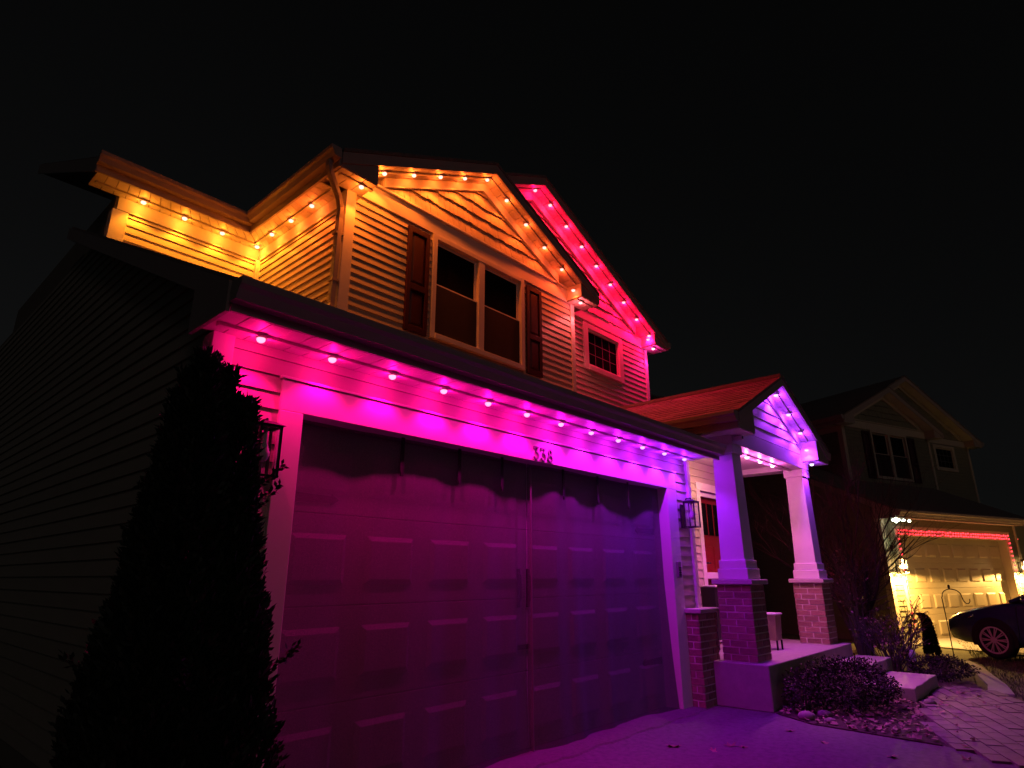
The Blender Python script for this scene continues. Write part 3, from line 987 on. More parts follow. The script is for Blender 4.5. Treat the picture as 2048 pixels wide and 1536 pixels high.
track_run(house, (5.86, -0.42, 3.005), (8.14, -0.42, 3.005))

# ------------------------------------------------------------------ eave lights
hous_me = MB().lathe([(0.036, 0.006), (0.037, -0.002), (0.030, -0.005)], n=14)
lens_prof = [(0.030, -0.004), (0.031, -0.012), (0.028, -0.021), (0.020, -0.028), (0.010, -0.032), (0.003, -0.033)]
ho = hous_me.build('housing', 'track')
hmesh = ho.data
bpy.data.objects.remove(ho)
n_light = 0


def soffit_light(pos, c, power, group, label, size=1.0, pale=0.45, es=5.0, cone=118):
    global n_light
    n_light += 1
    r = empty('soffit_light', label, 'light', pos, 0, group)
    h = bpy.data.objects.new('housing', hmesh)
    col.objects.link(h)
    h.parent = r
    h.scale = (size, size, 1)
    mb = MB()
    mb.lathe([(a * size, b) for a, b in lens_prof], n=14)
    ec = tuple(x + (1 - x) * pale for x in c)
    l = mb.build('lens', emat('lens glow', ec, es), r, smooth=True)
    L = bpy.data.lights.new('lamp', 'SPOT')
    L.energy = power * 2.4
    L.color = c
    L.spot_size = R(cone)
    L.spot_blend = 0.55
    L.shadow_soft_size = 0.014
    lo = bpy.data.objects.new('lamp', L)
    col.objects.link(lo)
    lo.parent = r
    lo.location = (0, 0, -0.046)
    L2 = bpy.data.lights.new('lamp', 'POINT')
    L2.energy = power * 0.28
    L2.color = c
    L2.shadow_soft_size = 0.012
    lo = bpy.data.objects.new('lamp', L2)
    col.objects.link(lo)
    lo.parent = r
    lo.location = (0, 0, -0.046)


def mixc(a, b, s):
    return tuple(x + (y - x) * s for x, y in zip(a, b))


def ordn(i):
    return ['first', 'second', 'third', 'fourth', 'fifth', 'sixth', 'seventh', 'eighth', 'ninth', 'tenth', 'eleventh', 'twelfth'][i]


K = 1.7
for i in range(12):
    s = i / 11
    c = mixc((1.0, 0.0, 0.17), (0.95, 0.0, 0.42), s / 0.5) if s < 0.5 else mixc((0.95, 0.0, 0.42), (0.26, 0.008, 1.0), ((s - 0.5) / 0.5) ** 0.6)
    nm = 'hot pink' if i < 5 else ('magenta' if i < 9 else 'purple')
    lab = '%s light, %s from the left in the row under the garage gutter' % (nm, ordn(i))
    if i == 11:
        lab = 'purple light at the right end of the row under the garage gutter'
    soffit_light((-0.41 + 0.503 * i, ty, GS - 0.022), c, (4.8 + 4.0 * s) * K, 'lights under the garage eave', lab, 0.86, 0.22, 3.0)
YEL, ORA, AMB = (1.0, 0.265, 0.012), (1.0, 0.125, 0.010), (1.0, 0.070, 0.012)
for i in range(4):
    lab = 'yellow light, %s from the left under the rear wing gutter' % ordn(i)
    if i == 3:
        lab = 'yellow light in the inner corner where the rear wing eave meets the side eave'
    soffit_light((-0.194 + 0.470 * i, WY - 0.13, ES - 0.022), YEL, 4.6 * K, 'lights under the rear wing eave', lab, 0.98, 0.26, 3.4)
for i in range(3):
    lab = ['amber light on the side eave nearest the inner corner', 'amber light in the middle of the side eave run', 'amber light on the side eave nearest the downspout'][i]
    soffit_light((UL - 0.125, 3.42 - 0.485 * i, ES - 0.022), mixc(YEL, ORA, (i + 1) / 3), 5.0 * K, 'lights under the upper side eave', lab, 0.92, 0.26, 3.4)
soffit_light((1.36, ly, ES - 0.036), mixc(YEL, ORA, 0.7), 5.5 * K, 'lights on the eave returns', 'amber light under the left eave return beside the downspout', 0.92, 0.26, 3.4)
for i in range(5):
    x = 1.66 + 0.437 * i
    soffit_light((x, ly, A1 - T * abs(x - C1) + kz - 0.012), mixc((1.0, 0.175, 0.012), ORA, i / 4), 5.5 * K, 'lights along the front gable rake',
                 'golden light on the left rake of the front gable, %s from its foot' % ordn(i) if i < 4 else 'golden light at the peak of the front gable', 0.92, 0.26, 3.4)
for i in range(4):
    x = 3.82 + 0.434 * i
    soffit_light((x, ly, A1 - T * abs(x - C1) + kz - 0.012), mixc(ORA, AMB, i / 3), 3.8 * K, 'lights along the front gable rake',
                 'orange light on the right rake of the front gable, %s below the peak' % ordn(i), 0.92, 0.26, 3.4)
soffit_light((5.415, ly, 5.84), AMB, 1.6 * K, 'lights along the front gable rake', 'orange light at the foot of the front gable rake, just above the eave return', 1.0, 0.26, 3.4)
soffit_light((5.60, ly, ES - 0.036), (1.0, 0.10, 0.12), 7 * K, 'lights on the eave returns', 'pale orange pink light under the right eave return of the front gable', 1.0, 0.26, 3.4)
RED1, RED2 = (1.0, 0.005, 0.040), (1.0, 0.0, 0.065)
soffit_light((4.74, l3, A2 + kz - 0.06), RED2, 8 * K, 'red lights along the rear gable rake', 'pink red light at the peak of the rear gable', 1.0, 0.26, 3.4)
for i in range(8):
    x = 5.128 + 0.434 * i
    soffit_light((x, l3, A2 - T * abs(x - C2) + kz - 0.012), mixc(RED1, RED2, i / 7), 12 * K, 'red lights along the rear gable rake',
                 'red light on the right rake of the rear gable, %s below the peak' % ordn(i) if i < 7 else 'red light low on the rear gable rake, last before the eave return', 0.98, 0.26, 3.4)
soffit_light((8.12, l3, 5.83), RED2, 2.5 * K, 'red lights along the rear gable rake', 'red light at the foot of the rear gable rake, just above the small return light', 1.0, 0.26, 3.4)
soffit_light((8.30, l3, ES - 0.036), (1.0, 0.02, 0.35), 5 * K, 'lights on the eave returns', 'small pink light under the right eave return of the rear gable', 1.0, 0.5, 3.0)
PUR = (0.38, 0.030, 1.0)
for i in range(3):
    x = 7.06 + 0.44 * i
    soffit_light((x, -0.72, AP - T * abs(x - CP) + kz - 0.012), PUR, 9 * K, 'purple lights along the porch gable',
                 ['purple light at the peak of the porch gable', 'purple light halfway down the right rake of the porch gable', 'purple light low on the right rake of the porch gable'][i], 1.0, 0.26, 3.4)
soffit_light((8.135, -0.72, 3.30), PUR, 2.5 * K, 'purple lights along the porch gable', 'purple light at the foot of the porch rake above its eave return', 1.0, 0.26, 3.4)
soffit_light((8.29, -0.72, 3.094), PUR, 5 * K, 'purple lights along the porch gable', 'small purple light under the right eave return of the porch', 0.95, 0.6, 3.5)
for i in range(3):
    soffit_light((6.46 + 0.475 * i, -0.42, 2.992), (1.0, 0.11, 0.70), 13 * K, 'lights inside the porch beam',
                 ['pinkish light inside the porch beam, nearest the left column', 'pinkish light inside the porch beam, middle of the three', 'pinkish light inside the porch beam, nearest the right column'][i], 0.95, 0.6, 3.5, 96)


# ------------------------------------------------------------------ wall lanterns
def lantern(loc, label, group, lit=None, parent_rot=0.0, s=1.0):
    r = empty('wall_lantern', label, 'lantern', loc, parent_rot, group)
    w2, h = 0.065 * s, 0.15 * s
    yb = -0.13 * s
    box('back_plate', 'black', r, -0.055 * s, 0.055 * s, -0.02, 0.0, -0.16 * s, 0.13 * s, 0.004)
    mb = MB()
    mb.tube([(0, -0.02, 0.10 * s), (0, -0.07 * s, 0.20 * s), (0, yb, 0.20 * s), (0, yb, 0.165 * s)], 0.009, 8)
    mb.build('arm', 'black', r)
    mb = MB()
    f = 0.007
    for sx in (-1, 1):
        for sy in (-1, 1):
            mb.box(sx * w2 - f, sx * w2 + f, yb + sy * w2 - f, yb + sy * w2 + f, -h, h)
    for z in (-h, h):
        mb.box(-w2 - f, w2 + f, yb - w2 - f, yb - w2 + f, z - f, z + f).box(-w2 - f, w2 + f, yb + w2 - f, yb + w2 + f, z - f, z + f)
        mb.box(-w2 - f, -w2 + f, yb - w2 + f, yb + w2 - f, z - f, z + f).box(w2 - f, w2 + f, yb - w2 + f, yb + w2 - f, z - f, z + f)
    mb.build('frame', 'black', r)
    mb = MB()
    mb.hexa([(-w2 - 0.02, yb - w2 - 0.02, h + f), (w2 + 0.02, yb - w2 - 0.02, h + f), (w2 + 0.02, yb + w2 + 0.02, h + f), (-w2 - 0.02, yb + w2 + 0.02, h + f),
             (-0.03, yb - 0.03, h + 0.035), (0.03, yb - 0.03, h + 0.035), (0.03, yb + 0.03, h + 0.035), (-0.03, yb + 0.03, h + 0.035)])
    mb.build('roof_cap', 'black', r)
    mb = MB()
    for (a, b2, c, d2) in ((-w2, w2, yb - w2 - 0.001, yb - w2 + 0.001), (-w2, w2, yb + w2 - 0.001, yb + w2 + 0.001)):
        mb.box(a + f, b2 - f, c, d2, -h + f, h - f)
    for a in (-w2, w2):
        mb.box(a - 0.001, a + 0.001, yb - w2 + f, yb + w2 - f, -h + f, h - f)
    mb.build('glass', 'clearglass', r)
    mb = MB()
    bs = 1.9 if lit else 1.0
    mb.lathe([(0.012 * s, h - f), (0.014 * s, 0.06 * s), (0.034 * s * bs, 0.0), (0.036 * s * bs, -0.02 * s), (0.024 * s * bs, -0.05 * s), (0.004, -0.062 * s)], (0, yb, 0), 12)
    mb.build('bulb', lit[0] if lit else M['white'], r, smooth=True)
    if lit:
        L = bpy.data.lights.new('lamp', 'SPOT')
        L.spot_size = R(176)
        L.spot_blend = 0.12
        L.energy = lit[1]
        L.color = lit[2]
        L.shadow_soft_size = 0.02
        lo = bpy.data.objects.new('lamp', L)
        col.objects.link(lo)
        lo.parent = r
        lo.location = (0, yb - 0.15, -0.13)
    return r


lantern((-0.30, 0.0, 2.13), 'unlit black wall lantern left of the garage door, half behind the evergreen', 'unlit lanterns beside the garage door')
lantern((5.24, -0.0, 2.14), 'unlit black wall lantern right of the garage door near the porch', 'unlit lanterns beside the garage door')

# security camera on the porch beam
scam = empty('security_camera', 'small security camera under the porch beam above the left column', 'camera', (5.60, -0.63, 3.08))
box('bracket', 'white', scam, -0.02, 0.02, 0.0, 0.018, -0.03, 0.06)
mb = MB()
mb.lathe([(0.026, 0.0), (0.034, -0.012), (0.034, -0.085), (0.028, -0.095)], (0, 0, 0), 14, 'y')
mb.build('housing', 'white', scam, smooth=False)
mb = MB()
mb.lathe([(0.022, -0.096), (0.018, -0.100)], (0, 0, 0), 12, 'y')
mb.build('lens', 'black', scam)

# ------------------------------------------------------------------ mesh screen in the garage opening
gs = empty('garage_screen', 'dark mesh curtain hanging in the garage opening with a centre zip', 'screen', (2.43, 0.125, 0))


def sheet(x0, x1, seed, nx=110, nz=40):
    rnd = random.Random(seed)
    ph = [rnd.uniform(0, 6.28) for _ in range(6)]
    fq = [rnd.uniform(2.5, 4.0), rnd.uniform(6, 8), rnd.uniform(11, 15), rnd.uniform(19, 24)]
    mb = MB()
    vs = []
    for k in range(nz + 1):
        z = 2.44 - (2.44 - 0.015) * k / nz
        dn = k / nz
        for i in range(nx + 1):
            x = x0 + (x1 - x0) * i / nx
            amp = (0.6 + 0.8 * dn) * (1.5 if x0 > 2 else 1.0)
            wv = (0.020 * math.sin(fq[0] * x + ph[0]) + 0.012 * math.sin(fq[1] * x + ph[1]) + 0.006 * math.sin(fq[2] * x + ph[2] + dn) + 0.003 * math.sin(fq[3] * x + ph[3])) * amp
            fl = -0.10 * max(0, dn - 0.72) ** 1.5 * 2.2 * (0.5 + 0.5 * math.sin(1.3 * x + ph[4]))
            right = max(0.0, (x - 4.35) / 0.5)
            fl -= 0.09 * right * max(0, dn - 0.45)
            vs.append((x - 2.43, min(wv, 0.034) + fl, z))
    n = nx + 1
    fs = [(k * n + i, k * n + i + 1, (k + 1) * n + i + 1, (k + 1) * n + i) for k in range(nz) for i in range(nx)]
    mb.add(vs, fs)
    return mb


sheet(0.004, 2.425, 3).build('curtain', 'mesh', gs, smooth=True)
sheet(2.437, 4.873, 11).build('curtain', 'mesh', gs, smooth=True)
box('zip', 'grey', gs, -0.005, 0.006, -0.040, -0.030, 0.02, 2.40)
for x in (0.90, 1.50, 2.02, 2.92, 3.52, 4.12):
    mb = MB()
    mb.box(x - 2.43 - 0.016, x - 2.43 + 0.016, -0.052, -0.047, 2.17, 2.44).box(x - 2.43 - 0.012, x - 2.43 + 0.012, -0.058, -0.045, 2.14, 2.17)
    mb.build('strap', 'black', gs)

# ------------------------------------------------------------------ ground and paving
def flat(name, pts, z, mat, th=0.02):
    mb = MB()
    mb.prism([(x, y, 0) for x, y in pts], (0, 0, z - th), (0, 0, z))
    o = mb.build(name, mat)
    o['kind'] = 'structure'
    return o


mb = MB()
mb.add([(-150, -150, -0.05), (200, -150, -0.05), (200, 200, -0.05), (-150, 200, -0.05)], [(0, 1, 2, 3)])
tag(mb.build('ground', 'soil'), kind='structure')
DR = [(-0.35, -14.0), (4.05, -14.0), (4.45, -4.2), (4.66, -2.98), (4.99, -2.42), (5.22, -1.3), (5.45, -0.88), (5.45, -0.10), (-0.35, -0.10)]
flat('driveway', DR, 0.0, 'asphalt', 0.045)
# rough concrete apron under the screen
mb = MB()
n = 60
vs, fs = [], []
for i in range(n + 1):
    x = -0.16 + 5.26 * i / n
    e = -0.20 + 0.018 * math.sin(x * 9) + 0.012 * math.sin(x * 23 + 1) + random.uniform(-0.008, 0.008)
    zz = 0.016 + random.uniform(-0.003, 0.004)
    vs += [(x, 0.42, 0.012), (x, e + 0.06, zz), (x, e + 0.015, zz - 0.004), (x, e, 0.0)]
for i in range(n):
    for k in range(3):
        a = i * 4 + k
        fs.append((a, a + 1, a + 5, a + 4))
mb.add(vs, fs)
tag(mb.build('garage_apron', 'apron'), kind='structure')

# paver path
PA = [(4.94, -2.42), (5.7, -2.18), (6.6, -1.95), (7.3, -1.86), (8.5, -1.75), (8.62, -2.35), (7.55, -2.85), (6.2, -3.35), (4.42, -4.1), (4.66, -2.98)]
path = flat('path', PA, -0.012, 'mulch', 0.03)


def inside(p, poly):
    x, y = p
    c = False
    for i in range(len(poly)):
        (x1, y1), (x2, y2) = poly[i], poly[i - 1]
        if (y1 > y) != (y2 > y) and x < (x2 - x1) * (y - y1) / (y2 - y1) + x1:
            c = not c
    return c


ang = R(24)
ca, sa = math.cos(ang), math.sin(ang)
pw, pd = 0.22, 0.145
cnt = 0
for r in range(-26, 26):
    for c in range(-20, 20):
        u = c * pw + (pw / 2 if r % 2 else 0)
        v = r * pd
        x, y = 6.4 + u * ca - v * sa, -2.7 + u * sa + v * ca
        if inside((x, y), PA) and cnt < 300:
            cnt += 1
            h = 0.030 + random.uniform(-0.003, 0.004)
            gp = 0.006
            q = []
            for (du, dv) in ((-pw / 2 + gp, -pd / 2 + gp), (pw / 2 - gp, -pd / 2 + gp), (pw / 2 - gp, pd / 2 - gp), (-pw / 2 + gp, pd / 2 - gp)):
                uu, vv = u + du, v + dv
                q.append((6.4 + uu * ca - vv * sa, -2.7 + uu * sa + vv * ca))
            piece('paver', [(a, b2, -0.02) for a, b2 in q] + [(a, b2, h - 0.012) for a, b2 in q], 'paver', path)

# steps down from the porch
for k, (x0, x1, y0, y1, z1, lb) in enumerate(((7.30, 8.75, -1.27, -0.815, 0.305, 'upper concrete step below the porch slab'), (7.05, 8.45, -1.84, -1.275, 0.155, 'lower broad stone step at the end of the paver path'))):
    mb = MB()
    n = 8
    pts = []
    for i in range(n):
        pts.append((x0 + (x1 - x0) * i / (n - 1), y0 + random.uniform(-0.012, 0.012), 0))
    pts += [(x1, y1, 0), (x0, y1, 0)]
    mb.prism(pts, (0, 0, -0.02), (0, 0, z1))
    tag(mb.build('step', 'concrete' if k == 0 else 'cap', None, 0.014), lb, 'step')

# planting bed
BD = [(5.09, -1.28), (4.97, -2.40), (5.7, -2.17), (6.6, -1.94), (7.04, -1.88), (7.04, -0.82), (5.40, -0.82), (5.33, -0.9)]
flat('planting_bed', BD, 0.012, 'mulch', 0.05)
BD2 = [(8.64, -0.80), (8.64, -2.30), (9.2, -2.15), (10.2, -2.0), (11.6, -1.75), (12.9, -1.35), (13.6, 0.6), (13.0, 3.5), (8.7, 3.5)]
flat('planting_bed', BD2, -0.005, 'mulch', 0.04)
# curved pale border between bed and lawn
mb = MB()
ci = [(8.66, -2.34), (9.4, -2.26), (10.3, -2.06), (11.3, -1.86), (12.2, -1.62)]
co_ = [(8.66, -2.62), (9.5, -2.47), (10.4, -2.24), (11.4, -2.00), (12.2, -1.74)]
for i in range(4):
    a, b2, c, d2 = ci[i], ci[i + 1], co_[i + 1], co_[i]
    mb.hexa([(d2[0], d2[1], -0.06), (c[0], c[1], -0.06), (b2[0], b2[1], -0.06), (a[0], a[1], -0.06), (d2[0], d2[1], -0.02), (c[0], c[1], -0.02), (b2[0], b2[1], -0.02), (a[0], a[1], -0.02)])
tag(mb.build('garden_edging', 'concrete', None, 0.008), kind='structure')
# neighbour's driveway
NA = R(-20)
NO = Vector((15.70, -0.40, -0.10)) - Vector((0.94, -0.342, 0)) * 0.15
nu, nv = Vector((math.cos(NA), math.sin(NA))), Vector((-math.sin(NA), math.cos(NA)))


def nl(u, v):
    return (NO.x + nu.x * u + nv.x * v, NO.y + nu.y * u + nv.y * v)


flat('driveway', [nl(-0.6, 0.35), nl(-0.9, -4.0), nl(-1.0, -12.0), nl(5.6, -12), nl(5.4, 0.35)], -0.085 + 0.06, 'concrete', 0.06)


# ------------------------------------------------------------------ plants
def leaf_quad(mb, p, d, n, L, wd):
    d = Vector(d).normalized()
    s = d.cross(Vector(n))
    if s.length < 1e-3:
        s = d.cross(Vector((0.3, 0.2, 1)))
    s.normalize()
    p = Vector(p)
    mb.add([tuple(p), tuple(p + d * L * 0.5 + s * wd / 2), tuple(p + d * L), tuple(p + d * L * 0.5 - s * wd / 2)], [(0, 1, 2, 3)])


rv = lambda: Vector((random.uniform(-1, 1), random.uniform(-1, 1), random.uniform(-1, 1)))

# arborvitae in front of the garage's left corner
tr = empty('evergreen_tree', 'tall dark columnar evergreen in front of the left garage corner', 'tree', (-0.83, -0.76, 0))
mb = MB()
mb.tube([(0, 0, -0.03), (0.01, 0, 0.6), (0, 0.01, 1.5), (0.02, 0, 2.3)], [0.06, 0.05, 0.03, 0.008], 10)
mb.build('trunk', 'bark', tr)
mb = MB()


def spire(cx, cy, ht, rad, n, z0=0.05):
    for i in range(n):
        z = z0 + (ht - z0) * (1 - math.sqrt(random.random()))  if random.random() < 0.45 else random.uniform(z0, ht)
        f = 1 - (z / ht)
        rr = rad * min(1.0, (f * 1.3) ** 0.78 + 0.012) * random.uniform(0.55, 1.0) ** 0.4
        a = random.uniform(0, 6.283)
        bump = 1 + 0.10 * math.sin(a * 5 + z * 7) + 0.06 * math.sin(a * 9 - z * 13)
        rr *= bump
        p = Vector((cx + rr * math.cos(a), cy + rr * math.sin(a), z))
        out = Vector((math.cos(a), math.sin(a), random.uniform(0.9, 2.4))).normalized()
        nn = rv()
        L = random.uniform(0.03, 0.065)
        for k in range(5):
            dd = (out + rv() * 0.55).normalized()
            leaf_quad(mb, p + out * (k * 0.013), dd, nn, L * random.uniform(0.5, 1), random.uniform(0.012, 0.020))


spire(-0.10, 0, 2.38, 0.29, 11000)
spire(0.10, -0.02, 2.20, 0.17, 4000)
spire(-0.16, 0.06, 2.30, 0.13, 900, 1.5)
spire(0.02, 0.02, 2.36, 0.09, 500, 1.8)
spire(0.10, -0.02, 1.85, 0.30, 6000)
spire(-0.08, 0.03, 1.75, 0.31, 5000)
for k in range(8):        # stray sprays that break the outline
    a = random.uniform(0, 6.28)
    z = random.uniform(0.4, 2.1)
    rr = 0.40 * ((1 - z / 2.42) * 1.25) ** 0.7
    p = Vector((rr * math.cos(a), rr * math.sin(a), z))
    o = Vector((math.cos(a), math.sin(a), 0.9)).normalized()
    for q in range(40):
        leaf_quad(mb, p + o * q * 0.004 + rv() * 0.012, (o + rv() * 1.1), rv(), 0.035, 0.016)
mb.build('foliage', 'leaf_evergreen', tr)

def blob_shrub(name, label, loc, rx, ry, h, n, mat, leaf=0.035, cat='shrub', group=None, twigs=30):
    r = empty(name, label, cat, loc, 0, group)
    mb = MB()
    for k in range(twigs):
        a = random.uniform(0, 6.28)
        e = Vector((rx * 0.8 * math.cos(a) * random.random() ** 0.5, ry * 0.8 * math.sin(a) * random.random() ** 0.5, h * random.uniform(0.5, 0.95)))
        mb.tube([(e.x * 0.1, e.y * 0.1, -0.02), (e.x * 0.6, e.y * 0.6, e.z * 0.5), tuple(e)], [0.008, 0.005, 0.002], 5)
    mb.build('stem', 'twig', r)
    mb = MB()
    for i in range(n):
        v = rv()
        if v.length > 1 or v.length < 0.2:
            continue
        v = v.normalized() * random.uniform(0.62, 1.0)
        a = math.atan2(v.y, v.x)
        b = 1 + 0.13 * math.sin(3 * a + v.z * 4) + 0.08 * math.sin(7 * a + 2) + random.uniform(-0.05, 0.06)
        p = Vector((v.x * rx * b, v.y * ry * b, max(0.01, h * 0.5 + v.z * h * 0.5 * b)))
        leaf_quad(mb, p, v + rv() * 0.8, rv(), leaf * random.uniform(0.6, 1.3), leaf * 0.55)
    mb.build('foliage', mat, r)
    return r


blob_shrub('shrub', 'low rounded dark shrub in front of the porch slab', (6.25, -1.36, 0), 0.66, 0.45, 0.50, 16000, 'leaf_shrub', 0.034)
blob_shrub('shrub', 'small dark shrub against the front of the slab beside the brick pedestal', (5.66, -1.05, 0), 0.25, 0.2, 0.42, 2200, 'leaf_shrub', 0.035)
blob_shrub('shrub', 'sprawling low shrub beside the lower step and path', (9.35, -1.75, 0), 0.62, 0.4, 0.30, 3500, 'leaf_shrub', 0.04)


def twig_bush(label, loc, h, spread, n, leaves, name='bush', group=None):
    r = empty(name, label, 'bush', loc, 0, group)
    mb = MB()
    lf = MB()
    for k in range(n):
        a = random.uniform(0, 6.28)
        hh = h * random.uniform(0.55, 1.0)
        s = spread * random.uniform(0.3, 1.0)
        p0 = Vector((random.uniform(-0.1, 0.1), random.uniform(-0.1, 0.1), -0.02))
        p1 = p0 + Vector((math.cos(a) * s * 0.35, math.sin(a) * s * 0.35, hh * 0.5)) + rv() * 0.04
        p2 = Vector((math.cos(a) * s, math.sin(a) * s, hh)) + rv() * 0.06
        mb.tube([p0, p1, p2], [0.010, 0.007, 0.003], 5)
        for q in range(5):
            b0 = p1.lerp(p2, random.random())
            b1 = b0 + Vector((math.cos(a) + random.uniform(-1, 1), math.sin(a) + random.uniform(-1, 1), random.uniform(0.2, 1.4))).normalized() * h * random.uniform(0.12, 0.3)
            mb.tube([b0, (b0 + b1) / 2 + rv() * 0.015, b1], [0.005, 0.004, 0.002], 4)
            if random.random() < leaves:
                for z in range(4):
                    leaf_quad(lf, b0.lerp(b1, random.random()), rv(), rv(), random.uniform(0.03, 0.06), 0.028)
    mb.build('stem', 'twig', r)
    if lf.f:
        lf.build('foliage', 'leaf_dry', r)
    return r


twig_bush('tall twiggy bush with a few dead leaves behind the right porch column', (10.45, -0.50, 0), 1.9, 0.45, 46, 0.35)
twig_bush('low twiggy bush with purple lit stems right of the steps', (9.75, -1.05, 0), 0.85, 0.55, 46, 0.25)
twig_bush('thin twiggy bush standing before the neighbouring garage corner', (11.6, -0.85, 0), 0.95, 0.6, 40, 0.2)

# bent dwarf conifer silhouetted before the neighbour's door
dc = empty('dwarf_conifer', 'narrow dark conifer with a bent tip before the neighbouring garage door', 'conifer', (12.55, -1.12, 0))
mb = MB()
for i in range(5200):
    z = random.uniform(0.0, 0.78)
    f = 1 - z / 0.80
    a = random.uniform(0, 6.28)
    bend = 0.12 * max(0, (z - 0.5) / 0.3) ** 2
    rr = (0.105 * f ** 0.8 + 0.020) * random.uniform(0.5, 1)
    p = Vector((rr * math.cos(a), rr * math.sin(a) + bend, z - (0.10 * max(0, (z - 0.6) / 0.2) ** 2)))
    leaf_quad(mb, p, Vector((math.cos(a), math.sin(a), 1.0)) + rv() * 0.4, rv(), 0.06, 0.02)
mb.build('foliage', 'leaf_evergreen', dc)
mb = MB()
mb.tube([(0, 0, -0.02), (0, 0, 0.45), (0, 0.03, 0.66)], [0.02, 0.012, 0.004], 6)
mb.build('trunk', 'bark', dc)


# bare tree
def bare_tree(label, loc, h, seed, name='bare_tree'):
    rnd = random.Random(seed)
    r = empty(name, label, 'tree', loc)
    tk = MB()
    br = MB()

    def grow(p, d, L, rad, lev, mbx):
        pts = [p]
        rads = [rad]
        q = p
        dd = d
        ns = 5
        for i in range(ns):
            dd = (dd + Vector((rnd.uniform(-1, 1), rnd.uniform(-1, 1), rnd.uniform(-0.4, 0.7))) * 0.16).normalized()
            q = q + dd * L / ns
            pts.append(q)
            rads.append(rad * (1 - 0.55 * (i + 1) / ns))
        mbx.tube(pts, rads, 7 if lev < 2 else 4, cap=False)
        if lev >= 4:
            return
        for k in range({0: 5, 1: 5, 2: 4, 3: 3}[lev]):
            i = rnd.randint(1 if lev else 2, ns)
            nd = (dd + Vector((rnd.uniform(-1, 1), rnd.uniform(-1, 1), rnd.uniform(-0.2, 0.8))) * 0.85).normalized()
            grow(pts[i], nd, L * rnd.uniform(0.5, 0.75), rads[i] * 0.65, lev + 1, br)
    for k in range(3):
        a = k * 2.1 + 0.4
        grow(Vector((0.05 * math.cos(a), 0.05 * math.sin(a), -0.03)), Vector((0.22 * math.cos(a), 0.22 * math.sin(a), 1)).normalized(), h * 0.45, 0.05, 0, tk)
    tk.build('trunk', 'bark', r)
    br.build('branch', 'bark', r)
    return r


bare_tree('small leafless multi stemmed tree right of the porch', (10.9, -0.42, 0), 4.2, 5)
bare_tree('slender leafless tree in front of the neighbouring upper gable', (12.6, 0.1, 0), 4.6, 9)

# grass of the lawn strip
mb = MB()
for i in range(16000):
    x, y = random.uniform(8.2, 16.5), random.uniform(-5.5, -1.0)
    if y > -2.75 + (x - 8.2) * 0.22 or inside((x, y), PA):
        continue
    a = random.uniform(0, 6.28)
    h = random.uniform(0.03, 0.075)
    dx, dy = math.cos(a) * 0.006, math.sin(a) * 0.006
    mb.add([(x - dx, y - dy, -0.052), (x + dx, y + dy, -0.052), (x + random.uniform(-0.03, 0.03), y + random.uniform(-0.03, 0.03), -0.05 + h)], [(0, 1, 2)])
tag(mb.build('grass', 'grass'), 'short dull lawn grass beside the paver path', 'grass', kind='stuff')


# leaves
def leaf_mesh(seed, s):
    rnd = random.Random(seed)
    mb = MB()
    out = []
    for k in range(10):
        a = k / 10 * 6.283
        r = s * (1.0 if k % 2 == 0 else 0.55) * rnd.uniform(0.8, 1.15)
        out.append((r * math.cos(a), 0.75 * r * math.sin(a), 0.014 * rnd.uniform(0, 1.6) * (1 if k % 2 == 0 else 0.3)))
    n = len(out)
    vs = [(0, 0, 0.004)] + out + [(0, 0, 0.0015)] + [(p[0], p[1], p[2] - 0.002) for p in out]
    fs = [(0, 1 + i, 1 + (i + 1) % n) for i in range(n)] + [(n + 1, n + 2 + (i + 1) % n, n + 2 + i) for i in range(n)]
    mb.add(vs, fs)
    return mb


LV = [(3.42, -0.66, 'dry curled leaf on the asphalt nearest the garage screen', 0.075), (3.52, -0.98, 'small dry leaf on the asphalt left of the pair', 0.05),
      (3.78, -1.02, 'larger dry leaf lying alone on the purple asphalt', 0.07), (3.80, -1.13, 'pale dry leaf touching the larger leaf on the asphalt', 0.05),
      (4.42, -1.60, 'faint leaf on the asphalt before the planting bed', 0.06), (4.30, -2.15, 'pale leaf on the asphalt close to the bottom frame edge', 0.07),
      (4.66, -1.22, 'dry leaf on the asphalt beside the bed corner', 0.055), (4.62, -2.62, 'dry leaf on the asphalt beside the path', 0.06)]
for i, (x, y, lb, s) in enumerate(LV):
    o = leaf_mesh(i, s).build('fallen_leaf', 'leaf_dry')
    o.location = (x, y, 0.001)
    o.rotation_euler = (random.uniform(-0.12, 0.12), random.uniform(-0.12, 0.12), random.uniform(0, 6.28))
    tag(o, lb, 'leaf', 'dry leaves on the driveway')
mb = MB()
for i in range(420):
    for _ in range(20):
        x, y = random.uniform(4.9, 8.6), random.uniform(-2.6, -0.85)
        if inside((x, y), BD) or (inside((x, y), PA) and random.random() < 0.05):
            break
    else:
        continue
    a = random.uniform(0, 6.28)
    s = random.uniform(0.018, 0.045)
    p = [Vector((x + math.cos(a + k * 1.2566) * s * random.uniform(0.6, 1), y + math.sin(a + k * 1.2566) * s * random.uniform(0.6, 1), random.uniform(0.018, 0.05))) for k in range(5)]
    mb.add([tuple(q) for q in p], [(0, 1, 2, 3, 4)])
tag(mb.build('leaf_litter', 'leaf_dry'), 'brown leaf litter scattered over the planting bed', 'leaves', kind='stuff')
ST = [(5.28, -1.18, 0.09, 'rounded garden stone at the corner of the bed and driveway'), (5.52, -1.28, 0.075, 'rounded garden stone under the front of the low shrub'),
      (5.24, -1.42, 0.06, 'small garden stone on the bed edge facing the driveway'), (7.0, -1.98, 0.07, 'small garden stone below the lower step'), (8.9, -1.62, 0.09, 'garden stone right of the lower step')]
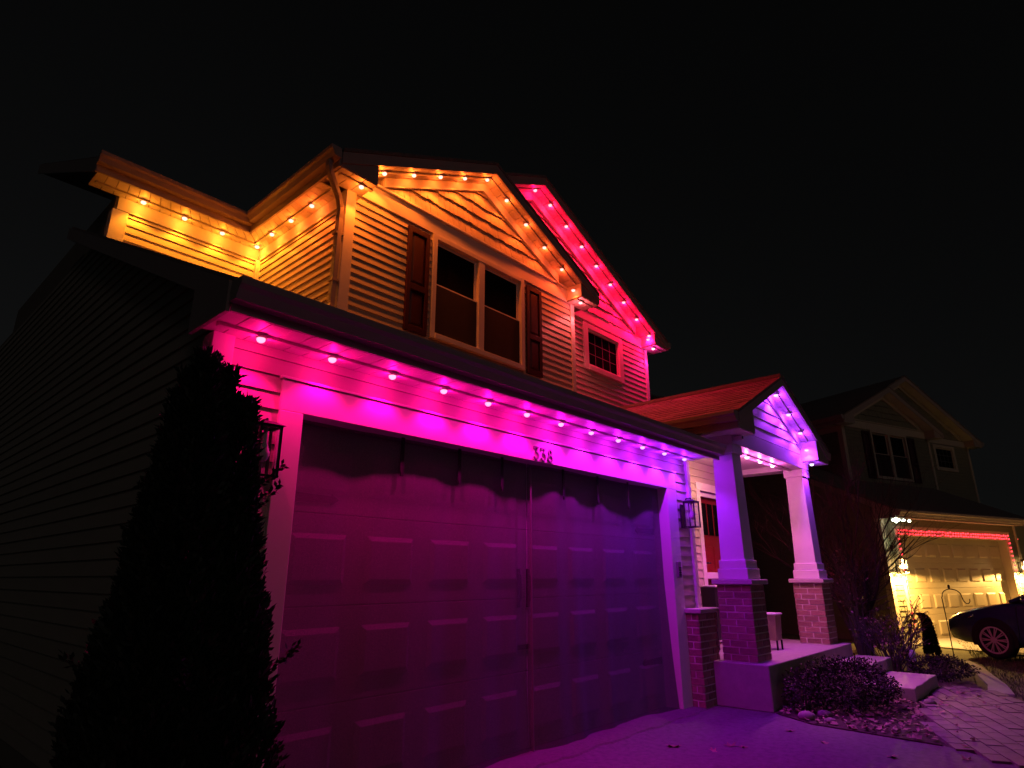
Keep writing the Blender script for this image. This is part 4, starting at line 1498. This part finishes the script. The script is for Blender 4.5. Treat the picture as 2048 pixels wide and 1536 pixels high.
for i, (x, y, s, lb) in enumerate(ST):
    mb = MB()
    prof = [(s * 0.55, -0.02), (s, s * 0.25), (s * 0.85, s * 0.6), (s * 0.35, s * 0.8), (0.004, s * 0.84)]
    mb.lathe(prof, n=11)
    mb.v = [(a * random.uniform(0.88, 1.1), b2 * random.uniform(0.8, 1.05), c) for a, b2, c in mb.v]
    o = mb.build('garden_stone', 'stone', None, smooth=True)
    o.location = (x, y, 0.01)
    tag(o, lb, 'stone', 'stones in the planting bed')

# path marker
mk = empty('path_marker', 'small white marker post in the bed right of the steps', 'marker', (9.82, -1.33, 0))
box('stake', 'grey', mk, -0.012, 0.012, -0.012, 0.012, -0.03, 0.14)
mb = MB()
mb.lathe([(0.042, 0.14), (0.05, 0.16), (0.05, 0.27), (0.036, 0.31), (0.01, 0.325)], n=14)
mb.build('head', 'white', mk, smooth=True)

# planters on the porch
def planter(loc, h, label, mat):
    r = empty('planter', label, 'planter', loc, 0, 'planters on the porch')
    w2 = 0.105
    mb = MB()
    mb.hexa([(-w2 * 0.85, -w2 * 0.85, 0.12), (w2 * 0.85, -w2 * 0.85, 0.12), (w2 * 0.85, w2 * 0.85, 0.12), (-w2 * 0.85, w2 * 0.85, 0.12), (-w2, -w2, h), (w2, -w2, h), (w2, w2, h), (-w2, w2, h)])
    b = mb.build('box', mat, r, 0.004)
    mb = MB()
    mb.box(-w2 - 0.015, w2 + 0.015, -w2 - 0.015, w2 + 0.015, h + 0.001, h + 0.022)
    mb.build('rim', 'white', r, 0.003)
    for sx in (-1, 1):
        for sy in (-1, 1):
            box('leg', 'black', r, sx * w2 * 0.8 - 0.01, sx * w2 * 0.8 + 0.01, sy * w2 * 0.8 - 0.01, sy * w2 * 0.8 + 0.01, 0, 0.12)
    return r


planter((7.05, -0.26, PS), 0.44, 'short box planter on legs between the two porch columns', 'wood')
planter((6.55, 0.33, PS), 0.80, 'tall dark box planter on legs beside the entry door', 'black')

# shepherd hook
sh = empty('shepherd_hook', 'thin black shepherd hook standing in the lawn before the blue car', 'garden hook', (12.35, -1.48, -0.05))
mb = MB()
pts = [(0, 0, 0), (0, 0, 0.55), (0, 0.01, 1.08)]
for i in range(13):
    a = R(180 - i * 15)
    pts.append((0, -0.15 - 0.15 * math.cos(a), 1.10 + 0.13 * math.sin(a)))
pts += [(0, -0.315, 1.03), (0, -0.345, 0.985), (0, -0.385, 0.985), (0, -0.41, 1.02), (0, -0.412, 1.06)]
mb.tube(pts, 0.0085, 7)
mb.build('rod', 'black', sh)
mb = MB()
mb.lathe([(0.012, 1.235), (0.02, 1.25), (0.02, 1.29), (0.006, 1.31)], (0, -0.13, 0), 8)
mb.build('finial', 'black', sh)

# ------------------------------------------------------------------ the neighbour's house
nb = empty('neighbour_house', 'dim neighbouring house of the same plan with a lamp lit garage door', 'house', NO, NA)
build_house(nb, 'nsiding', 'ntrim', 'ndoor', False)
ew = box('entry_wall', 'nsiding', nb, 5.5, 8.3, 0.55, 0.67, 0, 3.1)
mb = MB()
mb.box(5.62, 5.72, 0.50, 0.548, 0.2, 2.62).box(6.50, 6.60, 0.50, 0.548, 0.2, 2.62).box(5.72, 6.50, 0.50, 0.548, 2.50, 2.62)
mb.build('door_casing', 'ntrim', nb, 0.004)
box('entry_door', 'reddoor', nb, 5.72, 6.50, 0.53, 0.548, 0.2, 2.50)
rm = bpy.data.materials
warm = emat('warm lantern bulb', (1.0, 0.62, 0.22), 40.0)


def nworld(u, v, z):
    x, y = nl(u, v)
    return (x, y, NO.z + z)


lantern(nworld(-0.27, 0.0, 1.74), 'lit lantern left of the neighbouring garage door', 'lit lanterns on the neighbouring garage', (warm, 460, (1.0, 0.52, 0.12)), NA, 1.05)
lantern(nworld(5.30, 0.0, 1.74), 'lit lantern right of the neighbouring garage door at the frame edge', 'lit lanterns on the neighbouring garage', (warm, 460, (1.0, 0.52, 0.12)), NA, 1.05)
# red string lights round the neighbour's door
sl = empty('string_lights', 'red string lights wrapped round the neighbouring garage door frame', 'string lights', nworld(0, 0, 0), NA)
redm = emat('red string bulb', (1.0, 0.025, 0.040), 7.0)
bm_ = MB().lathe([(0.006, 0.015), (0.017, 0.006), (0.017, -0.006), (0.008, -0.018)], n=7).build('bulb', redm)
bme = bm_.data
bpy.data.objects.remove(bm_)
wire = MB()
runs = [((-0.08, 0.35), (-0.08, 2.5)), ((-0.08, 2.5), (4.95, 2.5)), ((-0.05, 2.575), (4.95, 2.575)), ((4.97, 2.5), (4.97, 0.3))]
for (a, b2) in runs:
    L = math.hypot(b2[0] - a[0], b2[1] - a[1])
    n = int(L / 0.115)
    pts = []
    for i in range(n + 1):
        s = i / n
        x, z = a[0] + (b2[0] - a[0]) * s + random.uniform(-0.012, 0.012), a[1] + (b2[1] - a[1]) * s + random.uniform(-0.012, 0.012)
        pts.append((x, -0.032, z))
        o = bpy.data.objects.new('bulb', bme)
        col.objects.link(o)
        o.parent = sl
        o.location = (x, -0.045, z - 0.012)
    wire.tube(pts, 0.004, 4)
wire.build('wire', 'black', sl)
sl2 = empty('string_lights', 'orange red string lights round the neighbouring entry door at the frame edge', 'string lights', nworld(6, 0.5, 0), NA)
wire = MB()
for (a, b2) in (((-0.33, 0.3), (-0.33, 2.55)), ((-0.33, 2.55), (0.55, 2.55))):
    L = math.hypot(b2[0] - a[0], b2[1] - a[1])
    n = int(L / 0.115)
    pts = []
    for i in range(n + 1):
        s = i / n
        x, z = a[0] + (b2[0] - a[0]) * s, a[1] + (b2[1] - a[1]) * s
        pts.append((x, -0.035, z))
        o = bpy.data.objects.new('bulb', bme)
        col.objects.link(o)
        o.parent = sl2
        o.location = (x, -0.05, z - 0.012)
    wire.tube(pts, 0.004, 4)
wire.build('wire', 'black', sl2)
# corner floodlight cluster
fl = empty('flood_light', 'cluster of small white floodlight lenses under the neighbouring garage gutter corner', 'light', nworld(-0.62, -0.30, 2.78), NA)
box('mount', 'black', fl, -0.12, 0.62, -0.03, 0.03, 0.0, 0.03)
gm = emat('cool white flood lens', (0.90, 1.0, 0.72), 12.0)
for (x, y, z, rx) in ((-0.08, -0.05, -0.03, 0.03), (0.03, -0.06, 0.00, 0.034), (0.05, -0.04, -0.065, 0.028), (0.14, -0.05, -0.02, 0.034), (0.32, -0.05, -0.02, 0.04), (0.55, -0.05, -0.03, 0.034)):
    mb = MB()
    mb.lathe([(rx * 0.5, 0.03), (rx, 0.012), (rx * 1.0, -0.008), (rx * 0.6, -0.02)], (x, y, z), 10)
    mb.build('lens', gm, fl, smooth=True)
L = bpy.data.lights.new('lamp', 'SPOT')
L.energy = 9
L.color = (0.80, 1.0, 0.55)
L.spot_size = R(120)
L.spot_blend = 0.5
L.shadow_soft_size = 0.03
lo = bpy.data.objects.new('lamp', L)
col.objects.link(lo)
lo.parent = fl
lo.location = (0.05, -0.06, -0.12)


# ------------------------------------------------------------------ parked car
def car(loc, rz, label):
    r = empty('parked_car', label, 'car', loc, rz)
    # x forward, length 4.7, half width 0.9
    st = [(-2.32, 0.70, 0.42, 0.86, 0.74), (-2.2, 0.80, 0.30, 0.98, 0.80), (-1.75, 0.88, 0.24, 1.04, 0.84), (-1.0, 0.90, 0.22, 0.99, 0.86), (0.0, 0.91, 0.22, 0.96, 0.87),
          (0.85, 0.91, 0.22, 0.97, 0.86), (1.15, 0.905, 0.22, 0.955, 0.83), (1.6, 0.89, 0.23, 0.885, 0.78), (2.0, 0.84, 0.25, 0.80, 0.68), (2.25, 0.74, 0.30, 0.70, 0.56), (2.36, 0.56, 0.38, 0.60, 0.42)]
    mb = MB()
    rings = []
    for (x, hw, zb, zt, sh_) in st:
        ring = [(-hw * 0.90, zb), (-hw, zb + 0.12), (-hw * 1.0, zb + (zt - zb) * 0.62), (-hw * 0.965, zt - 0.07), (-sh_, zt - 0.01), (-sh_ * 0.5, zt + 0.025), (0, zt + 0.035),
                (sh_ * 0.5, zt + 0.025), (sh_, zt - 0.01), (hw * 0.965, zt - 0.07), (hw, zb + (zt - zb) * 0.62), (hw, zb + 0.12), (hw * 0.90, zb)]
        rings.append([(x, y, z) for y, z in ring])
    n = len(rings[0])
    vs = [p for q in rings for p in q]
    fs = [(i * n + k, (i + 1) * n + k, (i + 1) * n + (k + 1) % n, i * n + (k + 1) % n) for i in range(len(rings) - 1) for k in range(n)]
    fs += [tuple(range(n)), tuple(range((len(rings) - 1) * n, len(rings) * n))[::-1]]
    mb.add(vs, fs)
    body = mb.build('body', 'carpaint', r, smooth=True)
    gh = [(-1.95, 0.62, 1.02, 1.06), (-1.2, 0.66, 1.0, 1.40), (-0.5, 0.66, 0.98, 1.46), (0.15, 0.64, 0.97, 1.42), (0.55, 0.66, 0.98, 1.26), (1.12, 0.70, 0.965, 1.0)]
    for nm, mat, sc_ in (('windows', 'glass', 1.0), ('roof', 'carpaint', 0.0)):
        mb = MB()
        if nm == 'windows':
            rr = [[(x, -0.82, zb), (x, -w_, zt - 0.02), (x, w_, zt - 0.02), (x, 0.82, zb)] for x, w_, zb, zt in gh]
            vs = [p for q in rr for p in q]
            fs = [(i * 4 + k, (i + 1) * 4 + k, (i + 1) * 4 + k + 1, i * 4 + k + 1) for i in range(len(rr) - 1) for k in range(3)]
            mb.add(vs, fs + [(0, 1, 2, 3), tuple(range(len(rr) * 4 - 4, len(rr) * 4))[::-1]])
        else:
            rr = [[(x, -w_ * 1.01, zt - 0.018), (x, -w_ * 0.7, zt + 0.02), (x, w_ * 0.7, zt + 0.02), (x, w_ * 1.01, zt - 0.018)] for x, w_, zb, zt in gh[1:4]]
            vs = [p for q in rr for p in q]
            fs = [(i * 4 + k, (i + 1) * 4 + k, (i + 1) * 4 + k + 1, i * 4 + k + 1) for i in range(len(rr) - 1) for k in range(3)]
            mb.add(vs, fs)
            for sgn in (-1, 1):
                for (x0, z0, w0, x1, z1, w1) in ((1.10, 0.985, 0.80, 0.15, 1.42, 0.65), (-1.9, 1.03, 0.79, -1.2, 1.40, 0.67), (-0.45, 0.98, 0.83, -0.48, 1.44, 0.67)):
                    mb.tube([(x0, sgn * w0, z0), (x1, sgn * w1, z1)], 0.03, 6)
        mb.build(nm, mat, r, smooth=False)
    for sx in (1.42, -1.40):
        for sgn in (-1, 1):
            w = MB()
            w.lathe([(0.21, -0.1), (0.30, -0.11), (0.325, -0.07), (0.325, 0.07), (0.30, 0.11), (0.235, 0.112), (0.21, 0.09)], (0, 0, 0), 28, 'y')
            wo = w.build('wheel', 'tyre', r, smooth=True)
            wo.location = (sx, sgn * 0.80, 0.325)
            rim = MB()
            N = 28
            ys = sgn * 0.095
            vs = []
            for k in range(N):
                a = 2 * math.pi * k / N
                for rr_, yy in ((0.236, ys + sgn * 0.015), (0.205, ys + sgn * 0.012), (0.205, ys - sgn * 0.06)):
                    vs.append((rr_ * math.cos(a), yy, rr_ * math.sin(a)))
            fs = []
            for k in range(N):
                k2 = (k + 1) % N
                for j in range(2):
                    fs.append((k * 3 + j, k2 * 3 + j, k2 * 3 + j + 1, k * 3 + j + 1))
            rim.add(vs, fs)
            for k in range(10):
                a = 2 * math.pi * k / 10
                for dlt in (-0.09, 0.09):
                    a2 = a + dlt
                    p0 = Vector((0.045 * math.cos(a), ys + sgn * 0.02, 0.045 * math.sin(a)))
                    p1 = Vector((0.21 * math.cos(a2), ys + sgn * 0.012, 0.21 * math.sin(a2)))
                    rim.tube([p0, p1], [0.012, 0.010], 5)
            rim.lathe([(0.05, ys - 0.02), (0.05, ys + sgn * 0.03), (0.03, ys + sgn * 0.035)] if sgn > 0 else [(0.03, ys + sgn * 0.035), (0.05, ys + sgn * 0.03), (0.05, ys + 0.02)], (0, 0, 0), 12, 'y')
            rim.build('rim', 'alloy', wo)
            dk = MB()
            dk.lathe([(0.20, ys - sgn * 0.062), (0.20, ys - sgn * 0.060)] if sgn < 0 else [(0.20, ys - 0.062), (0.20, ys - 0.060)], (0, 0, 0), 24, 'y')
            dk.build('brake_disc', 'black', wo)
            # flat dark sheet on the body stands in for the shaded wheel well
            ar = MB()
            hwm = 0.905 if sx > 0 else 0.90
            pts = []
            for k in range(19):
                a = R(-18 + 216 * k / 18)
                pts.append((sx + 0.375 * math.cos(a), sgn * hwm, 0.335 + 0.375 * math.sin(a)))
            vs = [(p[0], sgn * (hwm + 0.004), max(p[2], 0.20)) for p in pts] + [(p[0], sgn * (hwm - 0.25), max(p[2], 0.20)) for p in pts]
            m_ = len(pts)
            ar.add(vs, [tuple(range(m_))] + [(i, i + 1, m_ + i + 1, m_ + i) for i in range(m_ - 1)])
            ar.build('wheel_arch', 'tyre', r)
            wo.location = (sx, sgn * (hwm - 0.085), 0.325)
    for sgn in (-1, 1):
        h = MB()
        q = [(2.18, 0.60, 0.62), (1.72, 0.865, 0.70), (1.66, 0.80, 0.80), (2.10, 0.62, 0.735)]
        pts = [(x + 0.03, sgn * (y + 0.035), z) for x, y, z in q]
        pts2 = [(x - 0.1, sgn * (y - 0.08), z) for x, y, z in q]
        h.add(pts + pts2, [(0, 1, 2, 3), (4, 5, 6, 7), (0, 1, 5, 4), (1, 2, 6, 5), (2, 3, 7, 6), (3, 0, 4, 7)])
        h.build('headlight', 'headlamp', r, 0.01)
        mr = MB()
        mr.lathe([(0.01, -0.09), (0.06, -0.06), (0.075, 0.0), (0.06, 0.05), (0.01, 0.07)], (0.75, sgn * 1.0, 1.03), 10, 'y')
        mr.build('mirror', 'carpaint', r, smooth=True)
        for xx in (1.02, 0.02, -0.95):
            ln = MB()
            ln.tube([(xx, sgn * 0.912, 0.34), (xx - 0.03, sgn * 0.914, 0.62), (xx - 0.04, sgn * 0.885, 0.93)], 0.004, 4)
            ln.build('door_seam', 'black', r)
    g = MB()
    g.box(2.30, 2.37, -0.40, 0.40, 0.44, 0.56)
    g.build('grille', 'black', r, 0.01)
    return r


cr = NA + R(90)
cx_, cy_ = 12.87, -2.10
cwx = (math.cos(cr), math.sin(cr))
# place so the near front wheel stands at (cx_, cy_)
off = Vector((1.42, 0.85))
ox = cx_ - (off.x * math.cos(cr) - off.y * math.sin(cr))
oy = cy_ - (off.x * math.sin(cr) + off.y * math.cos(cr))
car((ox, oy, -0.025), cr, 'dark blue sedan with silver alloy wheels parked on the neighbouring driveway')
